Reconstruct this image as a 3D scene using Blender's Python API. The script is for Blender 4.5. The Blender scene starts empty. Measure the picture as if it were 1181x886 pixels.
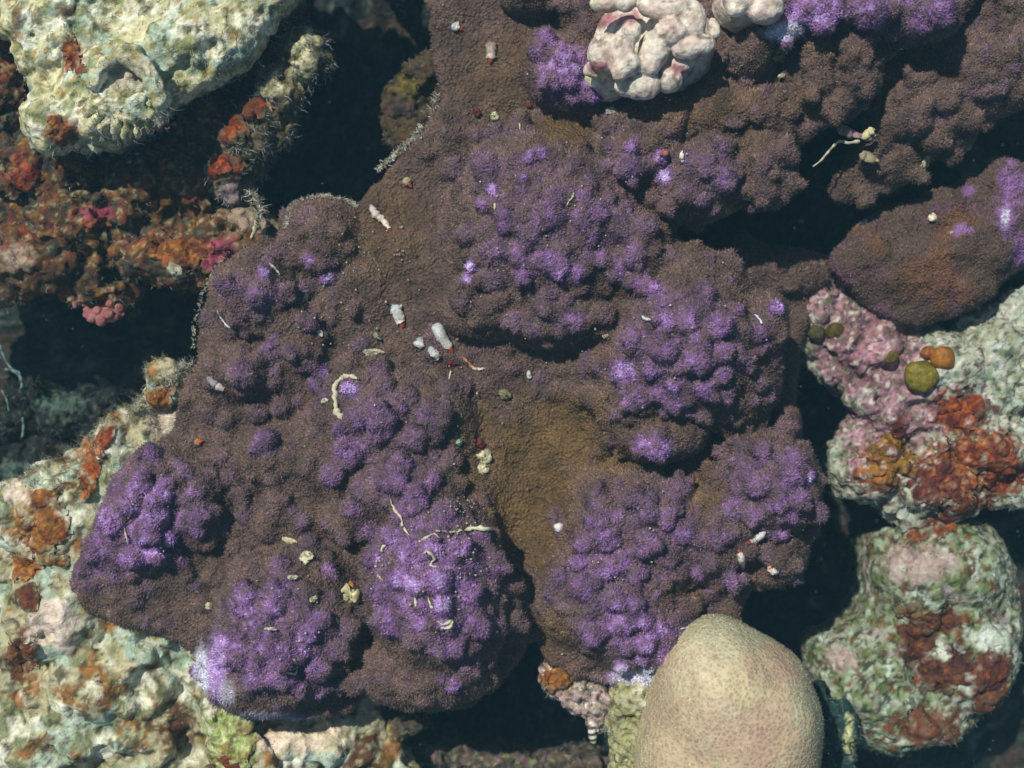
import bpy, math, random
import numpy as np

rng = np.random.default_rng(7)
random.seed(7)
scene = bpy.context.scene
col = scene.collection

# ---------------------------------------------------------------- camera, sky, sun, exposure
S = 0.0006            # metres per modelling unit (one unit = one photo pixel on the plane z = 0)
D = 1500.0            # camera height above z = 0, in units
CX, CY = 590.5, 443.0

cam_data = bpy.data.cameras.new("camera")
cam = bpy.data.objects.new("camera", cam_data)
col.objects.link(cam)
cam.location = (0, 0, D * S)
cam_data.sensor_width = 36
cam_data.angle = 2 * math.atan(CX / D)
cam_data.clip_start = 0.01
cam_data.clip_end = 200
cam_data.dof.use_dof = True
cam_data.dof.focus_distance = (D - 60) * S
cam_data.dof.aperture_fstop = 4.0
scene.camera = cam

SUN = (-0.42, 0.50, 1.0)     # towards the sun
sun_el = math.atan2(SUN[2], math.hypot(SUN[0], SUN[1]))
sun_az = math.atan2(SUN[0], SUN[1])
world = bpy.data.worlds.new("World")
scene.world = world
world.use_nodes = True
wn = world.node_tree
sky = wn.nodes.new("ShaderNodeTexSky")
sky.sky_type = 'NISHITA'
sky.sun_disc = False
sky.sun_elevation = sun_el
sky.sun_rotation = sun_az
wn.links.new(sky.outputs[0], wn.nodes["Background"].inputs[0])
wn.nodes["Background"].inputs[1].default_value = 0.07
sl = bpy.data.lights.new("sun", 'SUN')
sl.energy = 4.4
sl.angle = math.radians(0.6)
sl.color = (1.0, 0.955, 0.89)
sun = bpy.data.objects.new("sun", sl)
col.objects.link(sun)
from mathutils import Vector
sun.rotation_euler = Vector(SUN).to_track_quat('Z', 'Y').to_euler()
scene.view_settings.view_transform = 'Standard'
scene.view_settings.look = 'None'
scene.view_settings.gamma = 1.0
scene.view_settings.use_curve_mapping = False
scene.view_settings.exposure = 0.0

# ---------------------------------------------------------------- small maths
def C(r, g, b, k=1.0):
    v = np.array([r, g, b], float) / 255
    v = np.where(v <= 0.04045, v / 12.92, ((v + 0.055) / 1.055) ** 2.4)
    return v * k

def W(px, py, z):
    k = (D - z) / D
    return np.array([(px - CX) * k, (CY - py) * k, z], float)

def PX(P):
    """photo coordinates in which a point is seen; used only to find where on a body its marks grow"""
    k = D / (D - P[:, 2])
    return P[:, 0] * k + CX, CY - P[:, 1] * k

_perm = np.random.default_rng(11).permutation(256).astype(np.int32)
_perm = np.concatenate([_perm, _perm])
_g = np.random.default_rng(12).normal(size=(256, 3)).astype(np.float32)
_g /= np.linalg.norm(_g, axis=1, keepdims=True)

def noise(P, lam, seed=0):
    Q = (np.asarray(P, np.float32) / lam + seed * 17.31 + 500.0).astype(np.float32)
    I = np.floor(Q).astype(np.int32)
    F = Q - I
    U = F * F * F * (F * (F * 6 - 15) + 10)
    I &= 255
    out = 0
    for dx in (0, 1):
        wx = U[:, 0] if dx else 1 - U[:, 0]
        a = _perm[(I[:, 0] + dx) & 255]
        for dy in (0, 1):
            wy = wx * (U[:, 1] if dy else 1 - U[:, 1])
            b = _perm[(a + I[:, 1] + dy) & 255]
            for dz in (0, 1):
                w = wy * (U[:, 2] if dz else 1 - U[:, 2])
                g = _g[_perm[(b + I[:, 2] + dz) & 255]]
                out = out + w * (g[:, 0] * (F[:, 0] - dx) + g[:, 1] * (F[:, 1] - dy) + g[:, 2] * (F[:, 2] - dz))
    return out * 1.6

def fbm(P, lam, octs=3, seed=0, gain=0.55):
    s, a = 0, 1.0
    for o in range(octs):
        s = s + a * noise(P, lam / 2 ** o, seed + o * 3)
        a *= gain
    return s

def sstep(a, b, x):
    t = np.clip((x - a) / (b - a), 0, 1)
    return t * t * (3 - 2 * t)

def smooth_poly(pts, n=6):
    P = np.array(pts, float)
    out = []
    N = len(P)
    for i in range(N):
        p0, p1, p2, p3 = P[i - 1], P[i], P[(i + 1) % N], P[(i + 2) % N]
        for t in np.arange(n) / n:
            out.append(0.5 * (2 * p1 + (p2 - p0) * t + (2 * p0 - 5 * p1 + 4 * p2 - p3) * t * t + (3 * p1 - p0 - 3 * p2 + p3) * t ** 3))
    return np.array(out)

def poly_sdf(X, Y, poly):
    d = np.full(X.shape, 1e9, np.float32)
    inside = np.zeros(X.shape, bool)
    n = len(poly)
    for i in range(n):
        ax, ay = poly[i - 1]
        bx, by = poly[i]
        ex, ey = bx - ax, by - ay
        wx, wy = X - ax, Y - ay
        t = np.clip((wx * ex + wy * ey) / (ex * ex + ey * ey + 1e-9), 0, 1)
        d = np.minimum(d, (wx - ex * t) ** 2 + (wy - ey * t) ** 2)
        c = (ay > Y) != (by > Y)
        if c.any():
            xi = ax + (Y - ay) / (by - ay + 1e-12) * ex
            inside ^= c & (X < xi)
    d = np.sqrt(d)
    return np.where(inside, -d, d)

# ---------------------------------------------------------------- solid modelling on a distance grid
class Body:
    """a solid described by a smooth distance field, turned into a quad mesh by surface nets"""
    def __init__(self, px0, py0, px1, py1, z0, z1, pitch):
        ks = [(D - z0) / D, (D - z1) / D]
        xs = [(p - CX) * k for p in (px0, px1) for k in ks]
        ys = [(CY - p) * k for p in (py0, py1) for k in ks]
        self.h = pitch
        self.lo = np.array([min(xs), min(ys), z0])
        n = np.ceil((np.array([max(xs), max(ys), z1]) - self.lo) / pitch).astype(int) + 2
        self.n = n
        self.ax = [self.lo[i] + pitch * np.arange(n[i]) for i in range(3)]
        self.f = np.full(tuple(n), 60.0, np.float32)
        self.X2, self.Y2 = np.meshgrid(self.ax[0], self.ax[1], indexing='ij')

    def _win(self, lo, hi):
        a = np.clip(np.floor((np.array(lo) - self.lo) / self.h).astype(int), 0, self.n)
        b = np.clip(np.ceil((np.array(hi) - self.lo) / self.h).astype(int) + 1, 0, self.n)
        return tuple(slice(a[i], b[i]) for i in range(3))

    def _min(self, w, d, k):
        a = self.f[w]
        if k > 0:
            h = np.maximum(k - np.abs(a - d), 0) / k
            self.f[w] = np.minimum(a, d) - h * h * (k * 0.25)
        else:
            self.f[w] = np.minimum(a, d)

    def ell(self, c, r, k=6.0, rot=0.0, sub=False):
        r = np.array(r, float)
        m = max(r) + k + 6
        w = self._win(np.array(c) - m, np.array(c) + m)
        x = (self.ax[0][w[0]] - c[0])[:, None, None].astype(np.float32)
        y = (self.ax[1][w[1]] - c[1])[None, :, None].astype(np.float32)
        z = (self.ax[2][w[2]] - c[2])[None, None, :].astype(np.float32)
        if x.size == 0 or y.size == 0 or z.size == 0:
            return
        cr, sr = math.cos(rot), math.sin(rot)
        u, v = x * cr + y * sr, -x * sr + y * cr
        k0 = np.sqrt((u / r[0]) ** 2 + (v / r[1]) ** 2 + (z / r[2]) ** 2) + 1e-6
        k1 = np.sqrt((u / r[0] ** 2) ** 2 + (v / r[1] ** 2) ** 2 + (z / r[2] ** 2) ** 2) + 1e-6
        d = k0 * (k0 - 1) / k1
        if sub:
            a = self.f[w]
            e = -d
            h = np.maximum(k - np.abs(a - e), 0) / k
            self.f[w] = np.maximum(a, e) + h * h * (k * 0.25)
        else:
            self._min(w, d, k)

    def lobe(self, px, py, rx, ry, top, rz=None, rot=0.0, k=14.0):
        """an ellipsoid whose summit stands at height top and which is seen at px, py"""
        rz = rz if rz is not None else 0.8 * min(rx, ry)
        s = (D - top) / D
        c = W(px, py, top - rz * 0.6)
        c[2] = top - rz
        self.ell(c, (rx * s, ry * s, rz), k, rot)

    def prism(self, pts, top, rnd=20.0, zref=0.0, k=0.0, rough=0.0, lam=40.0, seed=0, slope=(0, 0), dome=0.0, lump=0.0, lumplam=90.0, bottom=None, flare=0.0):
        """a slab with the outline pts (photo px, at height zref), a rounded rim and an uneven top"""
        sc_ = (D - zref) / D
        P = smooth_poly([((p - CX) * sc_, (CY - q) * sc_) for p, q in pts])
        X, Y = self.X2, self.Y2
        flat = np.stack([X.ravel(), Y.ravel(), np.full(X.size, seed * 50.0)], 1)
        m = (X > P[:, 0].min() - 60) & (X < P[:, 0].max() + 60) & (Y > P[:, 1].min() - 60) & (Y < P[:, 1].max() + 60)
        d2 = np.full(X.shape, 60.0, np.float32)
        d2[m] = poly_sdf(X[m], Y[m], P)
        if rough:
            d2 += (fbm(flat, lam, 3, seed) * rough).reshape(X.shape)
        h = np.full(X.shape, float(top), np.float32)
        cx_, cy_ = P[:, 0].mean(), P[:, 1].mean()
        h += slope[0] * (X - cx_) + slope[1] * (Y - cy_)
        if dome:
            h += dome * (1 - np.exp(np.minimum(d2, 0) / 70.0))
        if lump:
            h += (fbm(flat, lumplam, 3, seed + 5) * lump).reshape(X.shape)
        z = self.ax[2][None, None, :].astype(np.float32)
        a = d2[:, :, None] + flare * np.maximum(h[:, :, None] - z, 0)
        b = z - h[:, :, None]
        kk = rnd
        t = np.maximum(kk - np.abs(a - b), 0) / kk
        d = np.maximum(a, b) + t * t * (kk * 0.25)
        if bottom is not None:
            d = np.maximum(d, bottom - z)
        self._min((slice(None),) * 3, d.astype(np.float32), k)

    def hit(self, px, py, lift=0.0):
        """first point of the body on the line from the camera through px, py; with its normal"""
        z = np.arange(self.ax[2][-1], self.ax[2][0], -self.h * 0.5)
        k = (D - z) / D
        i = np.clip(np.round(((px - CX) * k - self.lo[0]) / self.h).astype(int), 1, self.n[0] - 2)
        j = np.clip(np.round(((CY - py) * k - self.lo[1]) / self.h).astype(int), 1, self.n[1] - 2)
        l = np.clip(np.round((z - self.lo[2]) / self.h).astype(int), 1, self.n[2] - 2)
        v = self.f[i, j, l]
        ok = np.nonzero(v < 0)[0]
        if len(ok) == 0:
            return W(px, py, self.ax[2][0]), np.array([0, 0, 1.0])
        q = ok[0]
        i, j, l = i[q], j[q], l[q]
        f = self.f
        n = np.array([f[i + 1, j, l] - f[i - 1, j, l], f[i, j + 1, l] - f[i, j - 1, l], f[i, j, l + 1] - f[i, j, l - 1]], float)
        n /= np.linalg.norm(n) + 1e-9
        p = W(px, py, z[q] + self.h * 0.4)
        return p + n * lift, n

    def net(self):
        f = self.f
        s = f < 0
        nx, ny, nz = f.shape
        acc = np.zeros((nx - 1, ny - 1, nz - 1), np.int8)
        for dx in (0, 1):
            for dy in (0, 1):
                for dz in (0, 1):
                    acc += s[dx:nx - 1 + dx, dy:ny - 1 + dy, dz:nz - 1 + dz]
        act = (acc > 0) & (acc < 8)
        I, J, K = np.nonzero(act)
        idx = np.full(act.shape, -1, np.int32)
        idx[I, J, K] = np.arange(len(I))
        P = np.zeros((len(I), 3))
        cnt = np.zeros(len(I))
        cor = [(a, b, c) for a in (0, 1) for b in (0, 1) for c in (0, 1)]
        vals = {c: f[I + c[0], J + c[1], K + c[2]] for c in cor}
        for a in cor:
            for ax_ in range(3):
                if a[ax_] == 0:
                    b = list(a); b[ax_] = 1; b = tuple(b)
                    va, vb = vals[a], vals[b]
                    m = (va < 0) != (vb < 0)
                    t = np.where(m, va / np.where(m, va - vb, 1), 0)
                    for q in range(3):
                        P[:, q] += np.where(m, a[q] + (t if q == ax_ else 0), 0)
                    cnt += m
        P /= cnt[:, None]
        P += np.stack([I, J, K], 1)
        P = P * self.h + self.lo
        Fs = []
        for ax_ in range(3):
            sl0 = [slice(None)] * 3; sl1 = [slice(None)] * 3
            sl0[ax_] = slice(0, -1); sl1[ax_] = slice(1, None)
            ch = s[tuple(sl0)] != s[tuple(sl1)]
            o = [q for q in range(3) if q != ax_]
            # keep off the borders
            A = np.array(np.nonzero(ch))
            ok = (A[o[0]] > 0) & (A[o[1]] > 0) & (A[o[0]] < f.shape[o[0]] - 1) & (A[o[1]] < f.shape[o[1]] - 1)
            A = A[:, ok]
            ins = s[A[0], A[1], A[2]]
            def at(u, v):
                B = A.copy(); B[o[0]] -= u; B[o[1]] -= v
                return idx[B[0], B[1], B[2]]
            q = np.stack([at(1, 1), at(0, 1), at(0, 0), at(1, 0)], 1)
            flip = ins if ax_ != 1 else ~ins
            q[~flip] = q[~flip][:, ::-1]
            Fs.append(q)
        return P, np.concatenate(Fs)

def vnormals(V, F):
    a = V[F[:, 2]] - V[F[:, 0]]
    b = V[F[:, 3]] - V[F[:, 1]] if F.shape[1] == 4 else V[F[:, 2]] - V[F[:, 1]]
    n = np.cross(a, b)
    N = np.zeros_like(V)
    for q in range(F.shape[1]):
        for c in range(3):
            N[:, c] += np.bincount(F[:, q], n[:, c], len(V))
    return N / (np.linalg.norm(N, axis=1, keepdims=True) + 1e-12)

# ---------------------------------------------------------------- objects
def thing(name, label, cat, loc, group=None):
    o = bpy.data.objects.new(name, None)
    o.empty_display_size = 0.01
    col.objects.link(o)
    o.location = [float(v) * S for v in loc]
    o['label'] = label; o['category'] = cat
    if group: o['group'] = group
    return o

def mesh(name, V, F, mat, parent=None, base=(0, 0, 0), colr=None, normals=None, label=None, kind=None, origin=None):
    """V in units, world space; base is the parent's location"""
    me = bpy.data.meshes.new(name)
    F = np.asarray(F)
    V = np.asarray(V, float)
    off = np.array(base, float) if origin is None else np.array(origin, float)
    me.vertices.add(len(V))
    me.vertices.foreach_set('co', ((V - off) * S).astype(np.float32).ravel())
    me.loops.add(F.size)
    me.loops.foreach_set('vertex_index', F.astype(np.int32).ravel())
    me.polygons.add(len(F))
    me.polygons.foreach_set('loop_start', (np.arange(len(F)) * F.shape[1]).astype(np.int32))
    me.update(calc_edges=True)
    me.polygons.foreach_set('use_smooth', np.ones(len(F), bool))
    if colr is not None:
        a = me.color_attributes.new('Col', 'FLOAT_COLOR', 'POINT')
        cc = np.ones((len(V), 4), np.float32); cc[:, :3] = colr
        a.data.foreach_set('color', cc.ravel())
    if normals is not None:
        me.normals_split_custom_set_from_vertices(normals.astype(np.float32))
    me.materials.append(mat)
    o = bpy.data.objects.new(name, me)
    col.objects.link(o)
    if parent is not None:
        o.parent = parent
        o.location = (off - np.array(base, float)) * S
    else:
        o.location = off * S
    if label: o['label'] = label
    if kind: o['kind'] = kind
    return o

def submesh(name, V, F, mask, mat, parent, base, colr, normals, **kw):
    f = F[mask]
    if len(f) == 0:
        return None
    u, inv = np.unique(f, return_inverse=True)
    return mesh(name, V[u], inv.reshape(f.shape), mat, parent, base, colr[u], None if normals is None else normals[u], **kw)

def tag(o, label, cat, group=None, kind=None):
    o['label'] = label; o['category'] = cat
    if group: o['group'] = group
    if kind: o['kind'] = kind
    return o

# ---------------------------------------------------------------- materials (grain and fine relief only)
def mat_new(name):
    m = bpy.data.materials.new(name)
    m.use_nodes = True
    nt = m.node_tree
    return m, nt, nt.nodes["Principled BSDF"]

def material(name, grain, relief, rough=0.75, lum=(0.7, 1.35), cells=None, cell_depth=0.0, tint=None, spec=0.3, sss=0.0, flatcol=None, cell_col=None):
    m, nt, b = mat_new(name)
    N, Lk = nt.nodes, nt.links
    tc = N.new("ShaderNodeTexCoord")
    b.inputs["Roughness"].default_value = rough
    b.inputs["Specular IOR Level"].default_value = spec
    if flatcol is None:
        at = N.new("ShaderNodeAttribute"); at.attribute_name = 'Col'
        src = at.outputs['Color']
    else:
        rgb = N.new("ShaderNodeRGB"); rgb.outputs[0].default_value = (*flatcol, 1)
        src = rgb.outputs[0]
    n1 = N.new("ShaderNodeTexNoise"); n1.inputs['Scale'].default_value = 1 / (grain * S); n1.inputs['Detail'].default_value = 5
    n1.inputs['Roughness'].default_value = 0.65
    Lk.new(tc.outputs['Object'], n1.inputs['Vector'])
    mr = N.new("ShaderNodeMapRange")
    mr.inputs['From Min'].default_value = 0.3; mr.inputs['From Max'].default_value = 0.7
    mr.inputs['To Min'].default_value = lum[0]; mr.inputs['To Max'].default_value = lum[1]
    Lk.new(n1.outputs['Fac'], mr.inputs['Value'])
    mx = N.new("ShaderNodeVectorMath"); mx.operation = 'SCALE'
    Lk.new(src, mx.inputs[0]); Lk.new(mr.outputs[0], mx.inputs['Scale'])
    cur = mx.outputs[0]
    if tint is not None:
        n3 = N.new("ShaderNodeTexNoise"); n3.inputs['Scale'].default_value = 1 / (grain * 3.3 * S); n3.inputs['Detail'].default_value = 3
        Lk.new(tc.outputs['Object'], n3.inputs['Vector'])
        mm = N.new("ShaderNodeMix"); mm.data_type = 'RGBA'; mm.blend_type = 'MULTIPLY'
        r3 = N.new("ShaderNodeMapRange"); r3.inputs['From Min'].default_value = 0.48; r3.inputs['From Max'].default_value = 0.66
        Lk.new(n3.outputs['Fac'], r3.inputs['Value']); Lk.new(r3.outputs[0], mm.inputs['Factor'])
        Lk.new(cur, mm.inputs['A']); mm.inputs['B'].default_value = (*tint, 1)
        cur = mm.outputs['Result']
    hgt = n1.outputs['Fac']
    if cells:
        vo = N.new("ShaderNodeTexVoronoi"); vo.inputs['Scale'].default_value = 1 / (cells * S)
        Lk.new(tc.outputs['Object'], vo.inputs['Vector'])
        if cell_col:
            cr = N.new("ShaderNodeMapRange"); cr.inputs['From Min'].default_value = 0.0; cr.inputs['From Max'].default_value = 0.65
            cr.inputs['To Min'].default_value = cell_col[0]; cr.inputs['To Max'].default_value = cell_col[1]
            Lk.new(vo.outputs['Distance'], cr.inputs['Value'])
            ms = N.new("ShaderNodeVectorMath"); ms.operation = 'SCALE'
            Lk.new(cur, ms.inputs[0]); Lk.new(cr.outputs[0], ms.inputs['Scale'])
            cur = ms.outputs[0]
        ma = N.new("ShaderNodeMath"); ma.operation = 'MULTIPLY_ADD'
        ma.inputs[1].default_value = cell_depth
        Lk.new(vo.outputs['Distance'], ma.inputs[0]); Lk.new(hgt, ma.inputs[2])
        hgt = ma.outputs[0]
    bp = N.new("ShaderNodeBump"); bp.inputs['Distance'].default_value = relief * S; bp.inputs['Strength'].default_value = 1.0
    Lk.new(hgt, bp.inputs['Height']); Lk.new(bp.outputs[0], b.inputs['Normal'])
    Lk.new(cur, b.inputs['Base Color'])
    if sss:
        b.inputs['Subsurface Weight'].default_value = sss
        b.inputs['Subsurface Radius'].default_value = (3 * S, 2 * S, 2 * S)
        b.inputs['Subsurface Scale'].default_value = 1.0
    return m

M_coral = material('coral_tissue', 5, 3.2, 0.7, (0.62, 1.45), cells=3.6, cell_depth=-0.9, spec=0.25, cell_col=(1.18, 0.8))
M_polyp = material('coral_polyps', 9, 0.4, 0.6, (0.75, 1.3), spec=0.35)
M_rock = material('encrusted_rock', 8, 4.5, 0.85, (0.6, 1.32), tint=(0.72, 0.74, 0.64), spec=0.15)
M_turf = material('turf_algae', 10, 0.3, 0.7, (0.7, 1.4), spec=0.3)
M_sponge = material('sponge', 6, 5.0, 0.65, (0.55, 1.45), cells=7, cell_depth=-0.5, tint=(0.75, 0.5, 0.4), spec=0.35)
M_finger = material('finger_coral_tissue', 26, 1.8, 0.6, (0.86, 1.14), cells=4.2, cell_depth=-0.55, spec=0.2, cell_col=(0.8, 1.35))
M_white = material('coralline_nodules', 6, 2.6, 0.7, (0.72, 1.2), tint=(0.95, 0.82, 0.82), spec=0.3)
M_bits = material('shell_debris', 4, 1.5, 0.7, (0.7, 1.2), spec=0.3)
M_bubble = material('bubble_algae', 7, 2.0, 0.5, (0.5, 1.35), tint=(.6,.5,.4), spec=0.3)
M_floor = material('reef_floor', 8, 9.0, 0.9, (0.35, 1.6), tint=(0.45, 0.6, 0.6), spec=0.1)

# ---------------------------------------------------------------- colours
def paint(P, base, layers):
    """layers: (colour, wavelength, low, high, strength, seed, regions|None); regions (px,py,rx,ry) in photo px"""
    colr = np.tile(np.array(base, float), (len(P), 1))
    qx, qy = PX(P)
    for (c, lam, lo, hi, st, seed, regs) in layers:
        n = fbm(P, lam, 3, seed)
        if regs is not None:
            r = np.full(len(P), -1.0)
            for (x, y, rx, ry) in regs:
                r = np.maximum(r, 1 - np.sqrt(((qx - x) / rx) ** 2 + ((qy - y) / ry) ** 2))
            n = n * 0.55 + r * 1.3
        w = (sstep(lo, hi, n) * st)[:, None]
        colr = colr * (1 - w) + np.array(c) * w
    return colr

def spikes(V, F, N, colr, dens, hmin, hmax, rad, tipgain, tipadd=(0, 0, 0), sel=None, lean=0.35, fmask=None, zmin=-0.45):
    """tiny tapered tentacles standing on a surface: returns V, F, colours, index of the source face"""
    a, b, c, d = (V[F[:, i]] for i in range(4))
    ar = 0.5 * np.linalg.norm(np.cross(c - a, d - b), axis=1)
    fn = N[F].mean(1)
    w = ar * (fn[:, 2] > zmin)
    if fmask is not None:
        w = w * fmask
    n = int(w.sum() * dens)
    if n == 0:
        return None
    fi = rng.choice(len(F), n, p=w / w.sum())
    u, v = rng.random((n, 1)), rng.random((n, 1))
    f = F[fi]
    def bil(A):
        return (A[f[:, 0]] * (1 - u) + A[f[:, 1]] * u) * (1 - v) + (A[f[:, 3]] * (1 - u) + A[f[:, 2]] * u) * v
    p = bil(V); nn = bil(N); cc = bil(colr)
    nn /= np.linalg.norm(nn, axis=1, keepdims=True) + 1e-9
    t = np.cross(nn, rng.normal(size=(n, 3)))
    t /= np.linalg.norm(t, axis=1, keepdims=True) + 1e-9
    b2 = np.cross(nn, t)
    h = rng.uniform(hmin, hmax, (n, 1)); r = rng.uniform(0.75, 1.25, (n, 1)) * rad
    root = p - nn * 0.8
    vs = [root + r * (math.cos(q) * t + math.sin(q) * b2) for q in (0, 2.094, 4.189)]
    jit = rng.normal(size=(n, 3)) * lean
    tip = p + (nn + jit) * h
    VV = np.stack(vs + [tip], 1).reshape(-1, 3)
    o = np.arange(n)[:, None] * 4
    FF = np.concatenate([o + np.array([0, 1, 3]), o + np.array([1, 2, 3]), o + np.array([2, 0, 3])], 1).reshape(-1, 3)
    tc_ = cc * tipgain * np.clip(np.exp(rng.normal(-0.1, 0.5, (n, 1))), 0.4, 3.0) + np.array(tipadd)
    CC = np.stack([cc, cc, cc, tc_], 1).reshape(-1, 3)
    return VV, FF, CC, fi

def hairs(pts, nrm, cols, hmin, hmax, rad, segs=4, curl=0.5, flow=(0, 0, 0)):
    """thin curved filaments, three-sided"""
    n = len(pts)
    d = nrm + rng.normal(size=(n, 3)) * 0.7 + np.array(flow)
    d /= np.linalg.norm(d, axis=1, keepdims=True)
    L = rng.uniform(hmin, hmax, (n, 1)) / segs
    rings = []
    p = pts - nrm * 1.0
    for s_ in range(segs + 1):
        t = np.cross(d, np.array([0.3, 0.2, 0.9])); t /= np.linalg.norm(t, axis=1, keepdims=True) + 1e-9
        b = np.cross(d, t)
        r = rad * (1 - 0.75 * s_ / segs)
        rings.append(np.stack([p + r * (math.cos(q) * t + math.sin(q) * b) for q in (0, 2.094, 4.189)], 1))
        p = p + d * L
        d = d + rng.normal(size=(n, 3)) * curl
        d /= np.linalg.norm(d, axis=1, keepdims=True)
    V = np.stack(rings, 1).reshape(-1, 3)
    per = (segs + 1) * 3
    F = []
    for s_ in range(segs):
        for q in range(3):
            F.append([s_ * 3 + q, s_ * 3 + (q + 1) % 3, s_ * 3 + 3 + (q + 1) % 3, s_ * 3 + 3 + q])
    F = (np.arange(n)[:, None, None] * per + np.array(F)[None]).reshape(-1, 4)
    CC = np.repeat(cols, per, 0)
    return V, F, CC

def turf(name, V, F, N, parent, base, dens, colfun, hmin, hmax, rad, fmask=None, flow=(0, 0, 0), curl=0.75, lab=None):
    a, b, c, d = (V[F[:, i]] for i in range(4))
    ar = 0.5 * np.linalg.norm(np.cross(c - a, d - b), axis=1)
    w = ar * (N[F].mean(1)[:, 2] > -0.3)
    if fmask is not None: w = w * fmask
    n = int(w.sum() * dens)
    if n < 3: return
    w = w * (0.08 + sstep(0.0, 0.35, noise(V[F[:, 0]], 16, 66)))
    fi = rng.choice(len(F), n, p=w / w.sum())
    p = V[F[fi]].mean(1) + rng.normal(size=(n, 3)) * 0.8
    HV, HF, HC = hairs(p, N[F[fi, 0]], colfun(n) * 0.85, hmin * 0.6, hmax, rad * 0.58, flow=flow, curl=curl)
    return mesh(name, HV, HF, M_turf, parent, base, HC, kind='stuff', label=lab)

def facemask(V, F, regs, lam=25, seed=3, thr=0.0):
    P = V[F].mean(1)
    qx, qy = PX(P)
    r = np.full(len(P), -1.0)
    for (x, y, rx, ry) in regs:
        r = np.maximum(r, 1 - np.sqrt(((qx - x) / rx) ** 2 + ((qy - y) / ry) ** 2))
    return (r + noise(P, lam, seed) * 0.5 > thr).astype(float)

# =====================================================================================
#  MAIN COLONY
# =====================================================================================
B = Body(60, -70, 1250, 850, -150, 175, 2.6)
main_outline = [(486,-120),(490,-40),(492,40),(503,110),(490,140),(450,185),(412,225),(395,232),(365,227),(340,232),(330,262),
    (300,277),(268,292),(242,325),(226,370),(222,420),(206,452),(192,500),(165,520),(132,560),(100,612),(78,655),(80,700),(140,725),
    (200,748),(226,775),(226,800),(252,800),(262,820),(330,834),(400,828),(425,812),(470,822),(520,822),(570,802),(600,765),
    (615,745),(635,775),(700,795),(740,802),(800,800),(850,760),(866,690),(925,650),(950,590),(940,530),(905,510),(870,495),(840,440),
    (830,330),(800,290),(785,262),(850,235),(900,180),(900,100),(880,40),(880,-120)]
B.prism(main_outline, 0, 16, 0, rough=3, lam=30, seed=1, lump=9, lumplam=110, flare=0.25)
ridge_one = [(640,-120),(1130,-120),(1120,20),(1040,60),(1015,110),(985,135),(940,150),(922,190),(912,225),(870,238),(800,258),(740,240),(700,180),(660,60)]
B.prism(ridge_one, 32, 22, 30, k=12, rough=4, lam=30, seed=2, lump=10, lumplam=70, flare=0.3)
ridge_two = [(1090,-120),(1330,-120),(1330,125),(1170,122),(1125,150),(1085,185),(1050,205),(1015,222),(982,235),(962,212),(978,180),(1000,150),(1000,112),(1016,80),(1040,20)]
B.prism(ridge_two, -8, 22, 0, k=10, rough=4, lam=30, seed=3, lump=12, lumplam=60, slope=(0.05, 0.12), flare=0.3)
back_sheet = [(845,270),(900,283),(955,292),(965,315),(945,350),(925,420),(920,480),(890,520),(850,500),(830,400)]
B.prism(back_sheet, -75, 20, -70, k=8, rough=3, seed=4, lump=8, lumplam=60, flare=0.1)

# (part name, px, py, rx, ry, summit, rz, rot, k)
LOBES = [
 (632,262,124,132,78,88,0,16), (562,352,58,40,52,45,0.2,10), (652,368,92,34,58,50,0,8), (733,300,46,72,62,60,-0.2,12),
 (795,398,98,106,105,110,-0.3,12), (722,452,68,76,58,60,0,16), (850,440,55,70,60,70,-0.4,10), (885,372,28,40,82,50,0,10), (765,505,55,28,66,45,0.1,8), (810,318,60,35,62,50,-0.3,12),
 (170,592,54,86,38,45,-.46,18), (226,585,28,52,34,34,0,10),
 (335,722,96,98,82,90,0,16), (300,790,70,42,60,50,0,14),
 (506,682,96,118,118,118,0,14), (490,778,84,46,78,60,0.05,14), (592,700,22,48,40,50,0,8),
 (735,615,98,82,60,65,0,16), (700,690,92,72,62,65,0,14), (745,735,70,45,50,50,0,14),
 (888,562,66,68,78,80,0,14), (828,615,62,68,56,60,0,14), (893,640,42,40,46,50,0.3,10), (908,492,18,24,8,34,0,6),
 (442,492,92,72,42,50,0,18), (372,535,62,52,24,36,0,16), (512,490,38,62,30,36,0,14), (468,567,72,46,56,55,0,14), (547,585,38,62,16,32,0.2,12),
 (292,340,54,52,42,48,0,7), (277,428,52,36,30,36,0,9), (340,390,40,50,26,34,0.3,9), (370,275,50,50,22,38,0,8), (418,330,34,52,12,26,0,9),
 (740,180,60,48,66,55,0,10), (810,205,62,50,76,60,0.3,8), (880,192,42,48,72,60,0,8), (855,128,88,34,60,40,0.1,12), (772,236,40,22,52,40,0,6), (765,140,60,30,56,40,0,10),
 (655,85,58,46,50,48,-0.5,12), (867,60,25,32,84,45,0,5), (612,-5,36,20,44,32,0,8),
 (925,8,58,34,96,52,0.2,7), (1003,14,32,28,92,44,0,7), (1066,16,50,28,88,44,0,7),
 (955,90,62,52,60,50,0.5,10), (975,60,40,36,66,40,0,8),
 (1060,125,48,42,22,40,0.4,9), (1125,80,90,60,26,50,0.2,14), (1025,185,46,32,4,36,0.3,9), (1095,150,34,30,10,34,0,9),
 (758,778,44,22,16,26,0,10), (900,315,56,30,-55,30,0,8), (312,528,46,40,22,34,0,12), (330,600,70,26,14,26,0.1,12), (400,600,30,30,26,30,0,10),
]
for (px, py, rx, ry, top, rz, rot, k) in LOBES:
    B.lobe(px, py, rx, ry, top, rz, rot, k)
# sunken places: the smooth valley and the seams between lobes
for (px, py, rx, ry, z, rz) in [(612,560,40,90,18,26),(655,500,40,34,22,22),(590,640,16,40,14,30),(870,660,20,14,30,20),(640,440,50,14,34,22)]:
    B.ell(W(px, py, z), (rx, ry, rz), 16, 0, sub=True)

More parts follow.
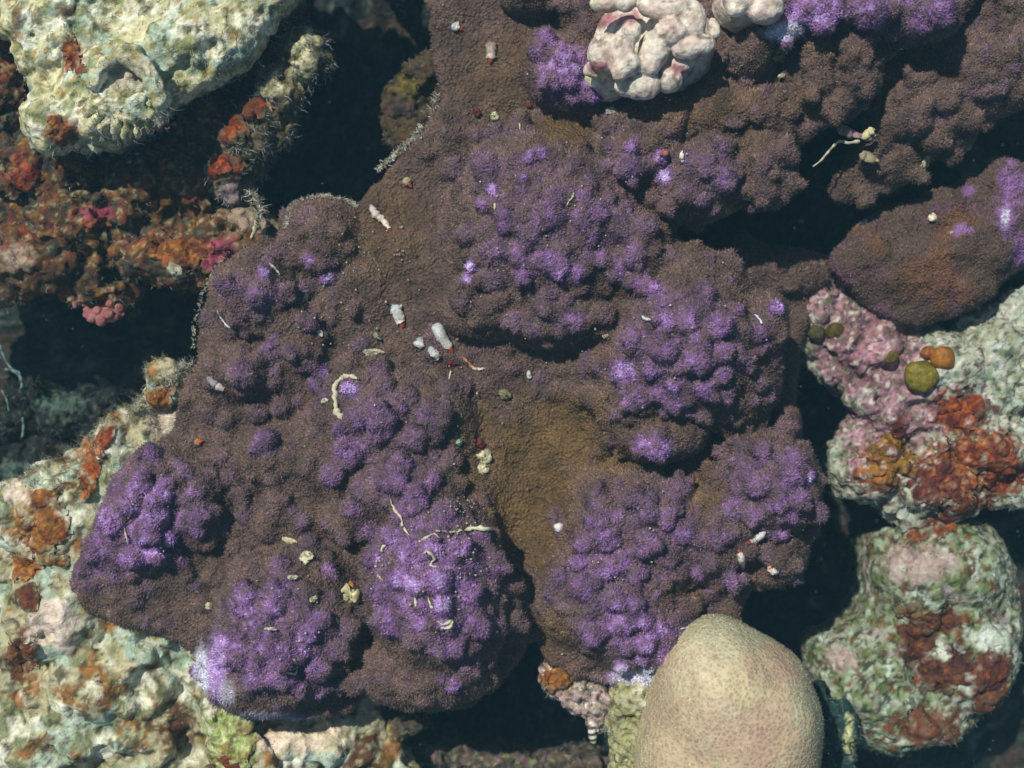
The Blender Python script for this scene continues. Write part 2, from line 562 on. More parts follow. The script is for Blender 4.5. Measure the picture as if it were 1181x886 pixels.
NUBS = """726,171,9,1.2;728,195,18,.9;762,182,8,1.5;765,202,9,2;562,194,18,.7;569,156,12,.5;611,182,8,1.2;624,177,7,1.2;603,207,6,1.4;567,220,7,1.8
598,148,14,.35;556,236,7,1;528,194,14,.4;582,246,10,.8;584,259,11,.9;641,227,13,.6;672,228,9,.8;630,251,16,.7;689,246,12,.9;669,254,12,.6;684,271,8,1
615,271,11,.5;538,271,12,.4;570,290,15,.6;598,294,12,.7;603,317,13,.9;628,300,12,1.2;644,308,14,1.1;664,317,11,1;693,297,10,.6;713,313,13,1.1
733,297,14,.9;743,264,16,.5;715,261,18,.4;736,326,14,.8;754,336,11,1.3;544,307,7,2;541,325,8,2.1;569,323,16,.35;661,371,13,1;592,372,12,.6
631,356,18,.35;533,346,15,.2;697,363,14,.2;770,375,15,.8;793,366,9,1.1;792,378,9,.8;813,340,15,.6;830,377,15,.9;848,357,10,.7;895,356,9,1.8
876,384,12,.9;877,399,9,.7;730,390,14,.6;770,403,16,.8;807,396,13,.8;804,418,18,.8;833,407,12,.6;851,407,10,.8;860,419,11,.6;717,429,14,1.6
754,426,12,1;833,431,11,.7;777,446,8,1.2;760,454,10,1.1;777,465,10,.9;729,460,14,1;813,448,15,.9;836,454,12,.7;757,516,16,1.5;740,514,11,1.9
876,440,10,.4;807,478,11,.3;836,478,10,.2;909,490,14,.4;425,610,13,.9;452,620,12,1.3;462,596,9,1.1;501,555,10,1.1;459,556,14,.6;479,576,18,.7
511,592,15,.6;529,632,13,1.3;554,619,11,1.1;472,638,16,1.3;498,635,14,1.3;433,645,12,1.1;462,668,13,1.1;480,677,11,1.4;505,671,16,1.2;524,655,12,1
541,684,15,1.3;439,684,13,.9;449,717,17,1;511,697,14,1.6;483,718,8,.9;549,720,17,.9;513,718,10,1.3;505,746,12,.9;521,748,13,.9;541,769,13,.5
523,790,9,1.6;573,651,13,.7;572,723,13,.5;479,740,11,.3;590,677,11,.2;596,717,14,.15;280,680,12,.9;290,690,12,1.1;280,701,12,1;295,716,8,1.8
324,653,12,.9;381,658,9,1.2;319,683,14,.8;316,701,13,.9;332,670,9,.8;355,731,12,1.2;368,714,13,.6;306,740,16,1;324,750,20,.9;345,750,12,1
277,755,16,.9;298,779,17,1;324,779,16,.8;365,771,15,.7;371,794,12,1;342,789,12,.8;389,787,10,.5;399,724,14,.4;262,740,12,1.4;259,761,12,1.7
236,776,13,2;389,748,13,.4;415,787,12,.25;686,573,15,.5;739,578,17,.5;783,564,17,.6;773,590,13,.8;745,595,13,.4;766,603,9,1;788,615,12,1
749,627,16,.5;640,598,10,.9;644,610,6,2;691,602,18,.6;698,622,16,.8;671,629,9,1;666,649,11,.9;700,656,14,.9;718,647,12,.9;737,663,12,.6
676,678,16,1;637,683,12,.6;646,666,11,.6;827,622,12,.8;844,585,12,1;827,551,16,.4;871,595,12,.5;874,561,14,.5;881,524,12,.6;833,524,12,.3
854,514,12,.4;915,530,15,.6;933,551,9,1.8;915,551,14,.9;898,581,11,.9;921,576,13,.9;908,595,12,.7;938,588,14,.5;898,615,9,1.1;931,612,12,.5
810,625,10,.5;844,618,10,.4;805,661,9,.9;818,683,9,.9;844,666,14,.9;820,649,10,.4;708,693,14,.8;732,696,11,1;715,720,15,.9;737,717,15,1.1
762,723,9,.9;681,730,16,.9;745,740,12,1;718,740,13,.7;740,760,8,1.5;718,767,8,1.9;708,781,7,2;789,703,16,.3;305,315,8,1.5;297,343,14,.7
261,331,14,.6;321,293,12,.3;356,301,7,1.8;378,320,9,1.8;329,337,13,.3;312,406,11,.8;316,391,6,.9;334,406,10,.5;280,429,17,.5;372,429,8,1.2
364,444,9,1.1;403,449,9,2;438,429,14,.4;444,444,10,.5;438,482,20,.7;416,485,10,1.2;296,476,12,.3;498,482,20,.4;410,356,10,.1;384,354,5,.5
356,372,12,.5;463,470,8,.7;298,479,9,.5;326,471,10,.4;307,508,14,1.1;294,517,8,.9;405,520,17,1.2;391,496,9,.9;383,549,13,1;408,584,11,.9
256,528,10,.3;216,546,8,.8;227,567,10,.9;230,596,12,1.1;227,613,10,1;244,590,10,.7;174,525,14,.9;191,558,10,.8;165,558,16,1.1;183,575,14,1.1
150,581,14,1;180,596,16,1.2;191,619,12,1.3;168,613,16,1.3;177,637,14,1.2;153,643,14,1.1;130,602,18,.7;112,631,16,.4;279,567,10,.3;282,596,9,.4
259,611,6,.7;320,578,18,.1;268,552,12,.3;209,649,10,.6;441,500,14,.7;478,507,14,.5;461,537,16,.7;447,557,14,.7;520,527,13,.3;505,500,12,.4
704,152,10,.4;794,182,9,1.1;834,172,14,.5;816,194,14,.5;834,207,15,.7;789,224,12,.4;809,231,8,1;772,236,13,.2;873,132,10,.4;878,189,12,.3
903,177,15,.1;911,209,14,.1;878,219,16,.1;893,229,13,.1;854,174,10,.1;774,145,14,.1;925,150,15,.1;903,150,15,.1;629,47,14,1.0;620,61,13,.8
651,68,14,1.0;657,88,14,1.2;637,91,16,.5;681,105,16,1.0;940,14,24,1.4;909,31,18,1.6;1001,14,22,1.3;1048,7,14,.8;1082,14,18,1.2
1058,27,16,1;1031,34,12,.4;943,68,22,0;984,61,22,0;990,88,22,.05;967,119,20,0;943,95,20,0;1062,95,18,.05;1086,112,18,0;1031,146,16,0
1058,136,20,.05;1001,183,12,0;1052,200,14,0;997,221,14,0;1079,156,20,0;1106,136,20,0;1099,177,12,0;870,40,8,.1"""
NUBS = [tuple(float(v) for v in e.split(',')) for e in NUBS.replace('\n', ';').split(';')]
nub = []        # centre, radius, intensity
plan = []
for (px, py, r, it) in NUBS:
    p, n = B.hit(px, py)
    plan.append((p, n, r * (D - p[2]) / D, it, True))
# small unnamed pimples of the skin between the knobs
occ = [(e[0], e[1], e[2]) for e in NUBS]
tries = 0
smooth_zone = [(612,570,46,110),(650,500,45,40),(560,60,70,90),(450,230,60,70),(470,330,60,60),(650,145,40,20),(560,480,40,40),(640,760,30,40)]
while len(plan) < 980 and tries < 9000:
    tries += 1
    px, py = rng.uniform(90, 1180), rng.uniform(-10, 825)
    r = rng.uniform(5, 10.5)
    if any(((px - a) / c) ** 2 + ((py - b) / d) ** 2 < 1 for a, b, c, d in smooth_zone): continue
    if any((px - a) ** 2 + (py - b) ** 2 < (0.75 * (c + r)) ** 2 for a, b, c in occ): continue
    p, n = B.hit(px, py)
    if p[2] < -60 or (p[2] < 12 and rng.random() < 0.6): continue
    occ.append((px, py, r))
    plan.append((p, n, r, rng.choice([0.0, 0.1, 0.25, 0.45], p=[.35, .3, .2, .15]), False))
bigs = [(p, n, r) for (p, n, r, it, big) in plan if big]
for (p, n, r) in bigs:
    o_ = sorted(((np.linalg.norm(q[0] - p), i) for i, q in enumerate(bigs)), key=lambda t_: t_[0])[1:3]
    for dist_, i in o_:
        q = bigs[i]
        if dist_ > 1.9 * (r + q[2]) or rng.random() < 0.6: continue
        for t_ in (0.3, 0.5, 0.7):
            rr = (r * (1 - t_) + q[2] * t_) * rng.uniform(0.42, 0.6)
            m_ = p * (1 - t_) + q[0] * t_ + rng.normal(size=3) * [2, 2, 0.5]
            B.ell(m_ + n * rr * 0.15, (rr, rr, rr * 0.9), 5)
for (p, n, r, it, big) in plan:
    c = p + n * r * (0.10 if big else 0.0)
    n2 = n + np.array([0, 0, 0.3]); n2 /= np.linalg.norm(n2)
    if big:
        a_ = rng.uniform(0, math.pi); e_ = rng.uniform(0.55, 0.95)
        B.ell(c, (r, r * e_, r * 0.8), 6.0, a_)
        for _ in range(int(3 + r / 5)):
            q_ = rng.uniform(0, 6.283); m_ = rng.uniform(0.35, 0.85) * r; s_ = r * rng.uniform(0.28, 0.5)
            B.ell(c + np.array([math.cos(q_) * m_, math.sin(q_) * m_, 0]) + n * rng.uniform(0.1, 0.5) * r, (s_, s_, s_), 3.5)
    else:
        B.ell(c, (r * 0.95, r * 0.95, r * 0.5), 6.0)
    nub.append((c, r, it, big))

V, F = B.net()
N = vnormals(V, F)
# uneven skin
V = V + N * (fbm(V, 22, 2, 4) * 2.4 + noise(V, 8, 9) * 1.1)[:, None]
N = vnormals(V, F)

# pigment of every point: violet on the knobs, brown elsewhere
brown = C(96, 78, 68); ochre = C(106, 84, 52); mauve = C(106, 83, 102); violet = C(136, 99, 150); lilac = C(178, 148, 204); milky = C(210, 210, 226)
pig = np.zeros(len(V)); near = np.full(len(V), -1)
best = np.full(len(V), 9.0)
order = np.argsort(V[:, 0]); xs = V[order, 0]
for q, (c, r, it, big) in enumerate(nub):
    i0, i1 = np.searchsorted(xs, [c[0] - 2.1 * r, c[0] + 2.1 * r])
    ii = order[i0:i1]
    ii = ii[np.abs(V[ii, 1] - c[1]) < 2.1 * r]
    dd = V[ii] - (c + np.array([0, 0, 0.45 * r]))
    dist = np.linalg.norm(dd, axis=1) / r
    dist = dist + 0.35 * noise(V[ii], 7, 77)
    pig[ii] = np.maximum(pig[ii], it * 0.9 * (1 - sstep(0.1, 1.9, dist)))
    if big:
        d0 = np.linalg.norm(V[ii] - c, axis=1) / r
        b = d0 < np.minimum(best[ii], 1.12)
        best[ii[b]] = d0[b]; near[ii[b]] = q
qx, qy = PX(V)
for (x, y, rx, ry, a) in [(155,600,80,74,.75),(500,665,90,90,.72),(320,735,84,80,.55),(775,748,46,34,1.0),(655,88,58,52,.85),(640,255,110,100,.3),(440,490,70,60,.22),
        (785,400,85,85,.42),(885,560,62,60,.42),(730,650,100,110,.4),(940,15,60,30,.5),(1165,215,30,60,.3),(820,200,50,40,.25),(460,560,60,40,.4),(105,660,50,30,.5),(290,345,44,40,.25),(715,725,50,40,.4)]:
    pig += np.clip(1 - 0.55 * pig, 0.1, 1) * a * (1 - sstep(0.5, 1.05, np.sqrt(((qx - x) / rx) ** 2 + ((qy - y) / ry) ** 2))) * (0.75 + 0.5 * noise(V, 16, 21))
pig *= 0.85 + 0.7 * fbm(V, 11, 3, 31)
pig = np.where(pig > 1.25, 1.25 + (pig - 1.25) * 0.75, pig).clip(0, 2.1)
och = np.zeros(len(V))
for (x, y, rx, ry, a) in [(610,560,60,110,1),(650,500,60,50,1.1),(655,145,36,26,.9),(590,90,80,60,.45),(450,270,50,80,.5),(710,530,40,20,.8),(700,560,30,20,.4),(815,560,26,40,.7),(790,690,40,24,.7),(870,120,70,30,.4),(640,740,26,40,.6),(860,170,20,30,.4),(800,130,70,20,.4),(1100,250,60,60,.4),(560,520,40,60,.6),(700,60,80,40,.3)]:
    och = np.maximum(och, a * (1 - sstep(0.5, 1.15, np.sqrt(((qx - x) / rx) ** 2 + ((qy - y) / ry) ** 2) + 0.25 * noise(V, 20, 41))))
def ramp(t, stops):
    out = np.zeros((len(t), 3))
    ts = [s[0] for s in stops]; cs = np.array([s[1] for s in stops])
    for c in range(3): out[:, c] = np.interp(t, ts, cs[:, c])
    return out
colr = ramp(pig, [(0, brown), (0.4, mauve), (1.0, violet), (1.5, lilac), (2.1, milky)])
w = np.clip(och * (1 - pig * 0.9), 0, 1)[:, None]
colr = colr * (1 - w) + ochre * w
# pale growing rim at the lower margins
for (x, y, rx, ry, a, cc) in [(752,786,50,20,1,milky),(716,778,14,12,.6,milky),(233,776,12,40,1,milky),(250,768,13,50,.85,lilac),(262,800,12,20,.5,milky),(310,828,66,10,.7,C(160,156,172)),(690,786,40,10,.4,C(150,130,130)),(650,766,30,24,.55,C(120,95,85)),(903,36,30,14,.9,milky)]:
    ww = (a * (1 - sstep(0.4, 1.1, np.sqrt(((qx - x) / rx) ** 2 + ((qy - y) / ry) ** 2) + .2 * noise(V, 9, 44))))[:, None]
    colr = colr * (1 - ww) + cc * ww
colr *= (0.9 + 0.35 * fbm(V, 30, 2, 51))[:, None]
# a few stray pale flecks
fl = sstep(0.62, 0.8, noise(V, 7, 61))[:, None] * 0.35
colr = colr * (1 - fl) + C(150, 140, 150) * fl

# split into the sheet, the lobes and their knobs
fc = V[F].mean(1)
part = np.full(len(F), -1); bd = np.full(len(F), 1.06)
for q, (px, py, rx, ry, top, rz, rot, k) in enumerate(LOBES):
    s_ = (D - top) / D
    c = W(px, py, top - rz * 0.6); c[2] = top - rz
    x, y, z = (fc - c).T
    cr, sr = math.cos(rot), math.sin(rot)
    d = np.sqrt(((x * cr + y * sr) / (rx * s_)) ** 2 + ((-x * sr + y * cr) / (ry * s_)) ** 2 + (z / rz) ** 2)
    b = np.abs(d - 1) < np.minimum(np.abs(bd - 1) + 1e-9, 0.30) if q else np.abs(d - 1) < 0.30
    sc_ = np.abs(d - 1)
    cur = np.where(part >= 0, np.abs(bd - 1), 0.30)
    b = sc_ < cur
    part[b] = q; bd[b] = d[b]
fn_ = near[F]
nubf = np.where((fn_ == fn_[:, :1]).all(1), fn_[:, 0], -1)
root = W(600, 450, -150)
colony = thing('coral_colony', 'large brown encrusting coral colony with violet knobbly lobes filling the middle', 'coral', root)
sheet = submesh('encrusting_sheet', V, F, (part < 0), M_coral, colony, root, colr, N, label='smooth brown sheet between the lobes')
lobe_obj = {}
for q in range(len(LOBES)):
    m = (part == q) & (nubf < 0)
    if m.sum() < 20:
        m = part == q
        if m.sum() < 20: continue
    lobe_obj[q] = submesh('lobe', V, F, m, M_coral, colony, root, colr, N)
for q, (c, r, it, big) in enumerate(nub):
    if not big: continue
    m = nubf == q
    if m.sum() < 6: continue
    ps = part[m]; mm = m & (part >= 0)
    ps = ps[ps >= 0]
    if len(ps) == 0: continue
    host = np.bincount(ps).argmax()
    if host in lobe_obj:
        submesh('knob', V, F, mm, M_coral, lobe_obj[host], root, colr, N)
valley = np.zeros(len(F))
fqx, fqy = PX(fc)
for (x, y, rx, ry) in smooth_zone:
    valley = np.maximum(valley, 1 - sstep(0.7, 1.1, np.sqrt(((fqx - x) / rx) ** 2 + ((fqy - y) / ry) ** 2)))
dens = 1 - 0.93 * valley
for q in [-1] + sorted(lobe_obj):
    m = ((part == q) & (fc[:, 2] > -110)).astype(float)
    sp = spikes(V, F, N, colr, 0.27, 0.9, 3.1, 0.95, 1.45, (0.012, 0.010, 0.013), fmask=m * dens, lean=0.45)
    if sp is None: continue
    mesh('polyps', sp[0], sp[1], M_polyp, sheet if q < 0 else lobe_obj[q], root, sp[2], kind='stuff')
print('colony', len(V), len(F))

# =====================================================================================
#  RIGHT PLATE COLONY
# =====================================================================================
def finish(b, lam=22, amp=3.0, lam2=8, amp2=1.2, seed=0):
    V, F = b.net()
    N = vnormals(V, F)
    if amp > 3.5:
        rid = 1 - 2 * np.abs(fbm(V, lam * 1.9, 3, seed + 20))
        pit = sstep(0.3, 0.75, fbm(V, lam * 1.1, 2, seed + 25))
        hol = sstep(0.25, 0.7, fbm(V, lam * 2.4, 3, seed + 30))
        V = V + N * (rid * amp * 0.8 - pit * amp * 1.3 - hol * amp * 2.4)[:, None]
        N = vnormals(V, F)
    V = V + N * (fbm(V, lam, 3, seed) * amp * 0.8 + noise(V, lam2, seed + 9) * amp2)[:, None]
    return V, F, vnormals(V, F)

R = Body(940, 160, 1330, 400, -150, 30, 3.0)
R.prism([(952,300),(985,252),(1040,224),(1110,202),(1181,180),(1330,160),(1330,300),(1190,312),(1150,348),(1100,375),(1060,387),(1020,375),(985,345),(958,322)],
        -52, 26, -50, rough=4, lam=40, seed=8, dome=34, lump=9, lumplam=70, flare=0.5)
for px, py, rr in [(1160,205,26),(1160,250,18),(1110,262,14),(1150,290,22),(1090,240,26),(1010,290,20),(1120,330,24),(1050,255,14),(1030,320,14)]:
    p, n = R.hit(px, py); R.ell(p - n * rr * 0.25, (rr, rr, rr * 0.6), 8)
V, F, N = finish(R, 20, 2.2, seed=70)
colr = paint(V, C(84, 68, 58), [(C(100,72,84), 50, 0.0, 0.6, .8, 71, None), (C(106,74,46), 40, .2, .9, .8, 72, [(1080,320,70,50),(1110,255,40,30),(1010,280,40,30)]),
    (violet, 16, .1, .9, .95, 73, [(1168,212,26,36),(1162,256,15,32),(1110,263,16,12),(1178,290,20,30),(1118,222,10,8)]), (milky, 10, .5, 1.0, .8, 74, [(1160,250,8,24),(1097,268,4,4)])])
base = W(1080, 290, -150)
t = thing('coral_colony', 'rounded brown coral plate at the right edge above the pink and orange rock', 'coral', base)
o = submesh('plate', V, F, np.ones(len(F), bool), M_coral, t, base, colr, N)
sp = spikes(V, F, N, colr, 0.24, 0.9, 2.8, 0.95, 1.4, (0.012, 0.010, 0.013), lean=0.45)
mesh('polyps', sp[0], sp[1], M_polyp, t, base, sp[2], kind='stuff')

# =====================================================================================
#  ROCKS
# =====================================================================================
cream = C(216, 212, 170); paleteal = C(176, 200, 180); green = C(118, 132, 78); redb = C(120, 58, 38); orange = C(166, 100, 46); pink = C(168, 120, 128); olive = C(98, 92, 50); dark = C(40, 44, 40); white = C(234, 236, 212); rust=C(118, 64, 36)

def crust(name, body_V, body_F, body_N, px, py, rx, ry, rot, thick, c1, c2, parent, base, seed, label=None, edge=0.5, lam=14):
    """a lumpy living crust grown on part of a rock's skin"""
    qx, qy = PX(body_V)
    u = (qx - px); v = -(qy - py)
    cr, sr = math.cos(rot), math.sin(rot)
    d = np.sqrt(((u * cr + v * sr) / rx) ** 2 + ((-u * sr + v * cr) / ry) ** 2) + edge * fbm(body_V, lam * 1.6, 3, seed)
    near_ = (d < 1.0) & (body_N[:, 2] > -0.2)
    fm = near_[body_F].all(1)
    if fm.sum() < 6: return None
    h = thick * np.sqrt(np.clip(1 - d, 0, 1) * 3).clip(0, 1) * (0.8 + 0.6 * fbm(body_V, lam, 2, seed + 3)) - 0.8 * (1 - sstep(0.0, 0.12, 1 - d))
    VV = body_V + body_N * h[:, None]
    m = sstep(-0.3, 0.3, fbm(body_V, lam * 0.7, 3, seed + 6))[:, None]
    cc = np.array(c1) * (1 - m) + np.array(c2) * m
    cc = cc * (0.85 + 0.6 * fbm(body_V, 6, 2, seed + 8))[:, None]
    # worn rim and bald spots show the rock's own film
    wear = np.maximum(sstep(0.66, 1.0, d + 0.35 * noise(body_V, 7, seed + 11)), 0.9 * sstep(0.2, 0.42, fbm(body_V, 14, 2, seed + 12)))[:, None]
    cc = cc * (1 - 0.5 * sstep(0.1, 0.5, noise(body_V, 5, seed + 13)))[:, None]
    cc = cc * (1 - wear) + colr_now[0] * wear
    fi = np.nonzero(fm)[0]
    u_, inv = np.unique(body_F[fi], return_inverse=True)
    ff = inv.reshape(-1, 4)
    lab = np.arange(len(u_))
    while True:
        mn = lab[ff].min(1); nl = lab.copy()
        for q_ in range(4): np.minimum.at(nl, ff[:, q_], mn)
        nl = nl[nl]
        if (nl == lab).all(): break
        lab = nl
    fl_ = lab[ff[:, 0]]
    ids, cn = np.unique(fl_, return_counts=True)
    for i_, c_ in zip(ids, cn):
        if c_ < max(10, 0.12 * cn.max()): continue
        g_ = ff[fl_ == i_]
        w_, iv = np.unique(g_, return_inverse=True)
        gi = u_[w_]; g2 = iv.reshape(-1, 4)
        mesh(name, VV[gi], g2, M_sponge, parent, base, cc[gi], vnormals(VV[gi], g2), label=label)

colr_now = [None]
def greys(lo, hi):
    def f(n):
        t = rng.random((n, 1)) ** 2.2
        return np.array(lo) * (1 - t) + np.array(hi) * t
    return f

# -- pale boulder, upper left
A = Body(-160, -160, 400, 260, -300, 90, 3.2)
A.prism([(-160,-160),(380,-160),(352,-20),(340,8),(300,46),(270,76),(240,104),(200,122),(184,146),(150,168),(104,176),(60,168),(24,140),(10,70),(-20,40),(-160,60)],
        40, 44, 30, rough=7, lam=50, seed=12, lump=14, lumplam=80, flare=0.2)
A.lobe(135, 95, 62, 52, 74, 50, 0, 12); A.lobe(60, 140, 40, 34, 56, 40, 0, 10); A.lobe(230, 40, 90, 50, 62, 50, .4, 16); A.lobe(60, 30, 60, 50, 60, 40, 0, 14)
for (x_, y_, r_) in [(110,94,7),(115,84,9),(121,74,10),(130,66,9),(142,61,10),(154,64,11),(163,73,12),(171,84,12),(178,95,11),(183,107,10),(185,118,8)]:
    A.lobe(x_, y_, r_, r_, 92, r_ * 1.3, 0, 5)
for q_ in range(9):     # fan of ribs under the fold
    a_ = math.radians(200 + q_ * 13)
    for m_ in np.linspace(22, 62, 9):
        A.lobe(150 + math.cos(a_) * m_, 95 - math.sin(a_) * m_, 4.2, 4.2, 86 - (m_ / 62) ** 2 * 22, 9, 0, 2.5)
A.ell(W(140, 95, 84), (13, 7, 9), 4, -.4, sub=True)
V, F, N = finish(A, 26, 4.0, 9, 1.8, 80)
skin = [(paleteal, 50, -.1, .4, .9, 81, None), (white, 26, .0, .35, .95, 82, None), (green, 34, .25, .5, .7, 83, None), (olive, 10, .25, .5, .8, 84, None), (C(150,150,90), 18, .2, .5, .6, 94, None), (C(180,150,80), 13, .38, .6, .8, 85, None)]
colr = paint(V, cream, skin + [(C(196,186,160), 12, .3, .8, .9, 86, [(150,85,40,30)]), (orange, 14, .35, .8, .85, 87, [(85,65,20,22),(70,150,34,18)]), (rust, 12, .35, .8, .7, 88, [(80,155,20,26),(20,30,10,40),(75,12,20,12)])])
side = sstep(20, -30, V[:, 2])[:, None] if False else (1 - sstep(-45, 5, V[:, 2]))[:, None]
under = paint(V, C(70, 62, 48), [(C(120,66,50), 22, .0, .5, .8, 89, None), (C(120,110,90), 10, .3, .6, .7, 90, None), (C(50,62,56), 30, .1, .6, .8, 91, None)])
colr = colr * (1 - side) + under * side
base = W(100, 20, -300)
t = thing('reef_rock', 'pale cream boulder with olive algae film in the upper left corner', 'rock', base)
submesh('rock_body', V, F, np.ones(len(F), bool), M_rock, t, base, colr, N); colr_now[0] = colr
crust('sponge_crust', V, F, N, 84, 64, 13, 26, 0.3, 4, rust, orange, t, base, 101, 'orange brown sponge crust')
crust('sponge_crust', V, F, N, 70, 152, 12, 26, 0.35, 4, rust, orange, t, base, 102, 'orange brown sponge crust')
crust('sponge_crust', V, F, N, 190, 148, 14, 10, 0.3, 4, C(140,30,40), C(90,70,30), t, base, 103, 'dark red sponge crust')
turf('turf_algae', V, F, N, t, base, 0.016, greys(C(40,52,50), C(190,205,200)), 8, 22, 0.75, facemask(V, F, [(190,150,110,40),(270,90,40,60),(110,185,90,24),(330,20,30,40)], thr=0.1), flow=(.4,-.8,.1), lab='pale wispy algae threads')
turf('turf_algae', V, F, N, t, base, 0.02, greys(C(110,120,80), C(210,212,190)), 3, 8, 0.8, facemask(V, F, [(150,60,170,110)], thr=0.1), flow=(.4,-.5,.1), lab='short pale algae fuzz')

# -- ledge right of it
A2 = Body(220, 10, 410, 270, -300, 20, 3.2)
A2.prism([(312,62),(345,28),(376,34),(382,58),(356,108),(342,160),(306,200),(292,246),(246,240),(232,195),(258,152),(284,100)], -24, 40, -20, rough=6, lam=30, seed=14, lump=12, lumplam=40, flare=.5)
for e in [(350,62,26,34,-8,26,.5),(320,100,24,30,-6,26,.5),(296,138,24,22,-6,24,0),(275,165,24,18,-4,22,0),(262,195,24,16,-8,22,0)]:
    A2.lobe(*e[:4], e[4], e[5], e[6], 7)
V, F, N = finish(A2, 18, 5, 8, 2.2, 110)
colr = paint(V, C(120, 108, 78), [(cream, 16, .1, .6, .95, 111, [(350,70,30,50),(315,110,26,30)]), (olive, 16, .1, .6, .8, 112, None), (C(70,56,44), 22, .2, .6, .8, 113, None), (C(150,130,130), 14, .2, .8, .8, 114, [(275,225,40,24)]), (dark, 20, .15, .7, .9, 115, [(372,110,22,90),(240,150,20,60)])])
base = W(310, 130, -300)
t = thing('reef_rock', 'narrow ledge of cream and orange crusted rock beside the dark gap, upper left', 'rock', base)
submesh('rock_body', V, F, np.ones(len(F), bool), M_rock, t, base, colr, N); colr_now[0] = colr
crust('sponge_crust', V, F, N, 298, 126, 18, 16, 0, 5, rust, C(186,92,36), t, base, 121, 'orange brown sponge crust')
crust('sponge_crust', V, F, N, 272, 146, 20, 22, 0, 5, rust, C(170,84,30), t, base, 122, 'orange brown sponge crust')
crust('sponge_crust', V, F, N, 262, 192, 26, 12, 0.2, 5, C(120,50,24), C(186,88,40), t, base, 123, 'orange brown sponge crust')
turf('turf_algae', V, F, N, t, base, 0.05, greys(C(60,66,60), C(215,220,210)), 6, 17, 0.75, flow=(.5,-.2,.2), lab='wispy pale algae threads')

# -- reddish encrusted rock below the boulder
A3 = Body(-160, -160, 360, 370, -300, 20, 3.2)
A3.prism([(-160,-160),(20,-160),(30,60),(60,160),(150,165),(200,120),(262,100),(280,160),(262,246),(300,236),(332,262),(325,300),(245,335),(215,332),(180,322),(130,325),(60,337),(-160,345)], -62, 34, -50, rough=8, lam=40, seed=16, lump=20, lumplam=60, flare=.35)
A3.lobe(0, 90, 40, 90, -10, 60, 0, 14); A3.lobe(112, 332, 46, 20, -60, 34, 0, 10)
for e in [(30,190,60,40,-20,40,0),(90,250,70,40,-24,40,0),(200,300,80,26,-22,36,-.1),(270,275,50,34,-14,34,0),(30,300,60,34,-34,34,0),(140,215,60,24,-46,30,0)]:
    A3.lobe(*e[:4], e[4], e[5], e[6], 10)
V, F, N = finish(A3, 22, 7, 8, 3.0, 130)
colr = paint(V, C(98, 66, 48), [(C(70,62,44), 26, 0, .5, .85, 131, None), (C(150,72,52), 13, .2, .6, .8, 132, None), (C(170,160,120), 8, .3, .5, .85, 133, None), (C(140,104,44), 14, .25, .5, .8, 139, None), (C(52,64,58), 30, .2, .6, .8, 134, None),
   (C(150,66,92), 12, .3, .7, .85, 135, [(250,290,40,24),(110,245,30,12)]), (C(170,150,130), 10, .2, .8, .9, 136, [(290,250,44,30),(20,300,30,30)]), (orange, 12, .35, .8, .9, 137, [(200,290,44,24),(115,258,20,8)]),(C(60,50,34),20,.2,.8,.85,138,[(80,320,120,20)])])
base = W(120, 250, -300)
t = thing('reef_rock', 'red brown mottled rock furred with algae under the pale boulder, left edge', 'rock', base)
submesh('rock_body', V, F, np.ones(len(F), bool), M_rock, t, base, colr, N); colr_now[0] = colr
crust('sponge_crust', V, F, N, 205, 292, 44, 18, 0.1, 5, C(124,74,30), C(176,116,44), t, base, 141, 'ochre orange sponge crust')
crust('sponge_crust', V, F, N, 250, 300, 24, 16, 0.1, 4, C(110,30,50), C(150,66,92), t, base, 142, 'dark pink crust')
crust('sponge_crust', V, F, N, 115, 258, 20, 8, -0.2, 4, C(186,90,50), C(200,130,110), t, base, 143, 'salmon crust')
crust('sponge_crust', V, F, N, 30, 200, 26, 20, 0.4, 4, C(130,44,34), C(160,90,50), t, base, 144, 'red sponge crust')
turf('turf_algae', V, F, N, t, base, 0.02, greys(C(50,52,44), C(180,180,160)), 4, 12, 0.75, flow=(.3,-.3,.2), lab='short grey algae threads')

# -- lower left rock under the colony
A4 = Body(-160, 400, 560, 1000, -300, 30, 3.2)
A4.prism([(-160,640),(-40,590),(0,565),(55,525),(112,492),(150,455),(205,422),(260,430),(330,600),(420,780),(436,840),(470,1000),(-160,1000)], -48, 36, -20, rough=6, lam=40, seed=18, lump=20, lumplam=100, flare=.15)
for e in [(66,600,82,64,0,50,-.3),(62,706,62,62,8,56,0),(110,640,50,60,-6,50,0),(120,790,80,52,-2,50,0),(50,856,90,46,-14,50,0),(170,740,60,60,-18,50,0),(160,860,50,40,-20,40,0),(190,440,26,26,-4,30,0),(145,500,40,30,-4,40,.8),(270,845,40,70,-4,50,.4),(340,862,70,30,-16,40,0),(150,540,40,30,2,40,.9)]:
    A4.lobe(*e[:4], e[4], e[5], e[6], 12)
for k_ in range(6):   # folds of the green crust
    A4.lobe(252 + k_ * 11, 846 + k_ * 5, 5, 42, -1 - k_, 10, 0.35 + 0.04 * k_, 3)
A4.ell(W(208, 770, -10), (10, 26, 30), 8, .2, sub=True)
A4.ell(W(195, 850, -14), (9, 30, 20), 8, .1, sub=True)
V, F, N = finish(A4, 34, 6, 9, 1.5, 150)
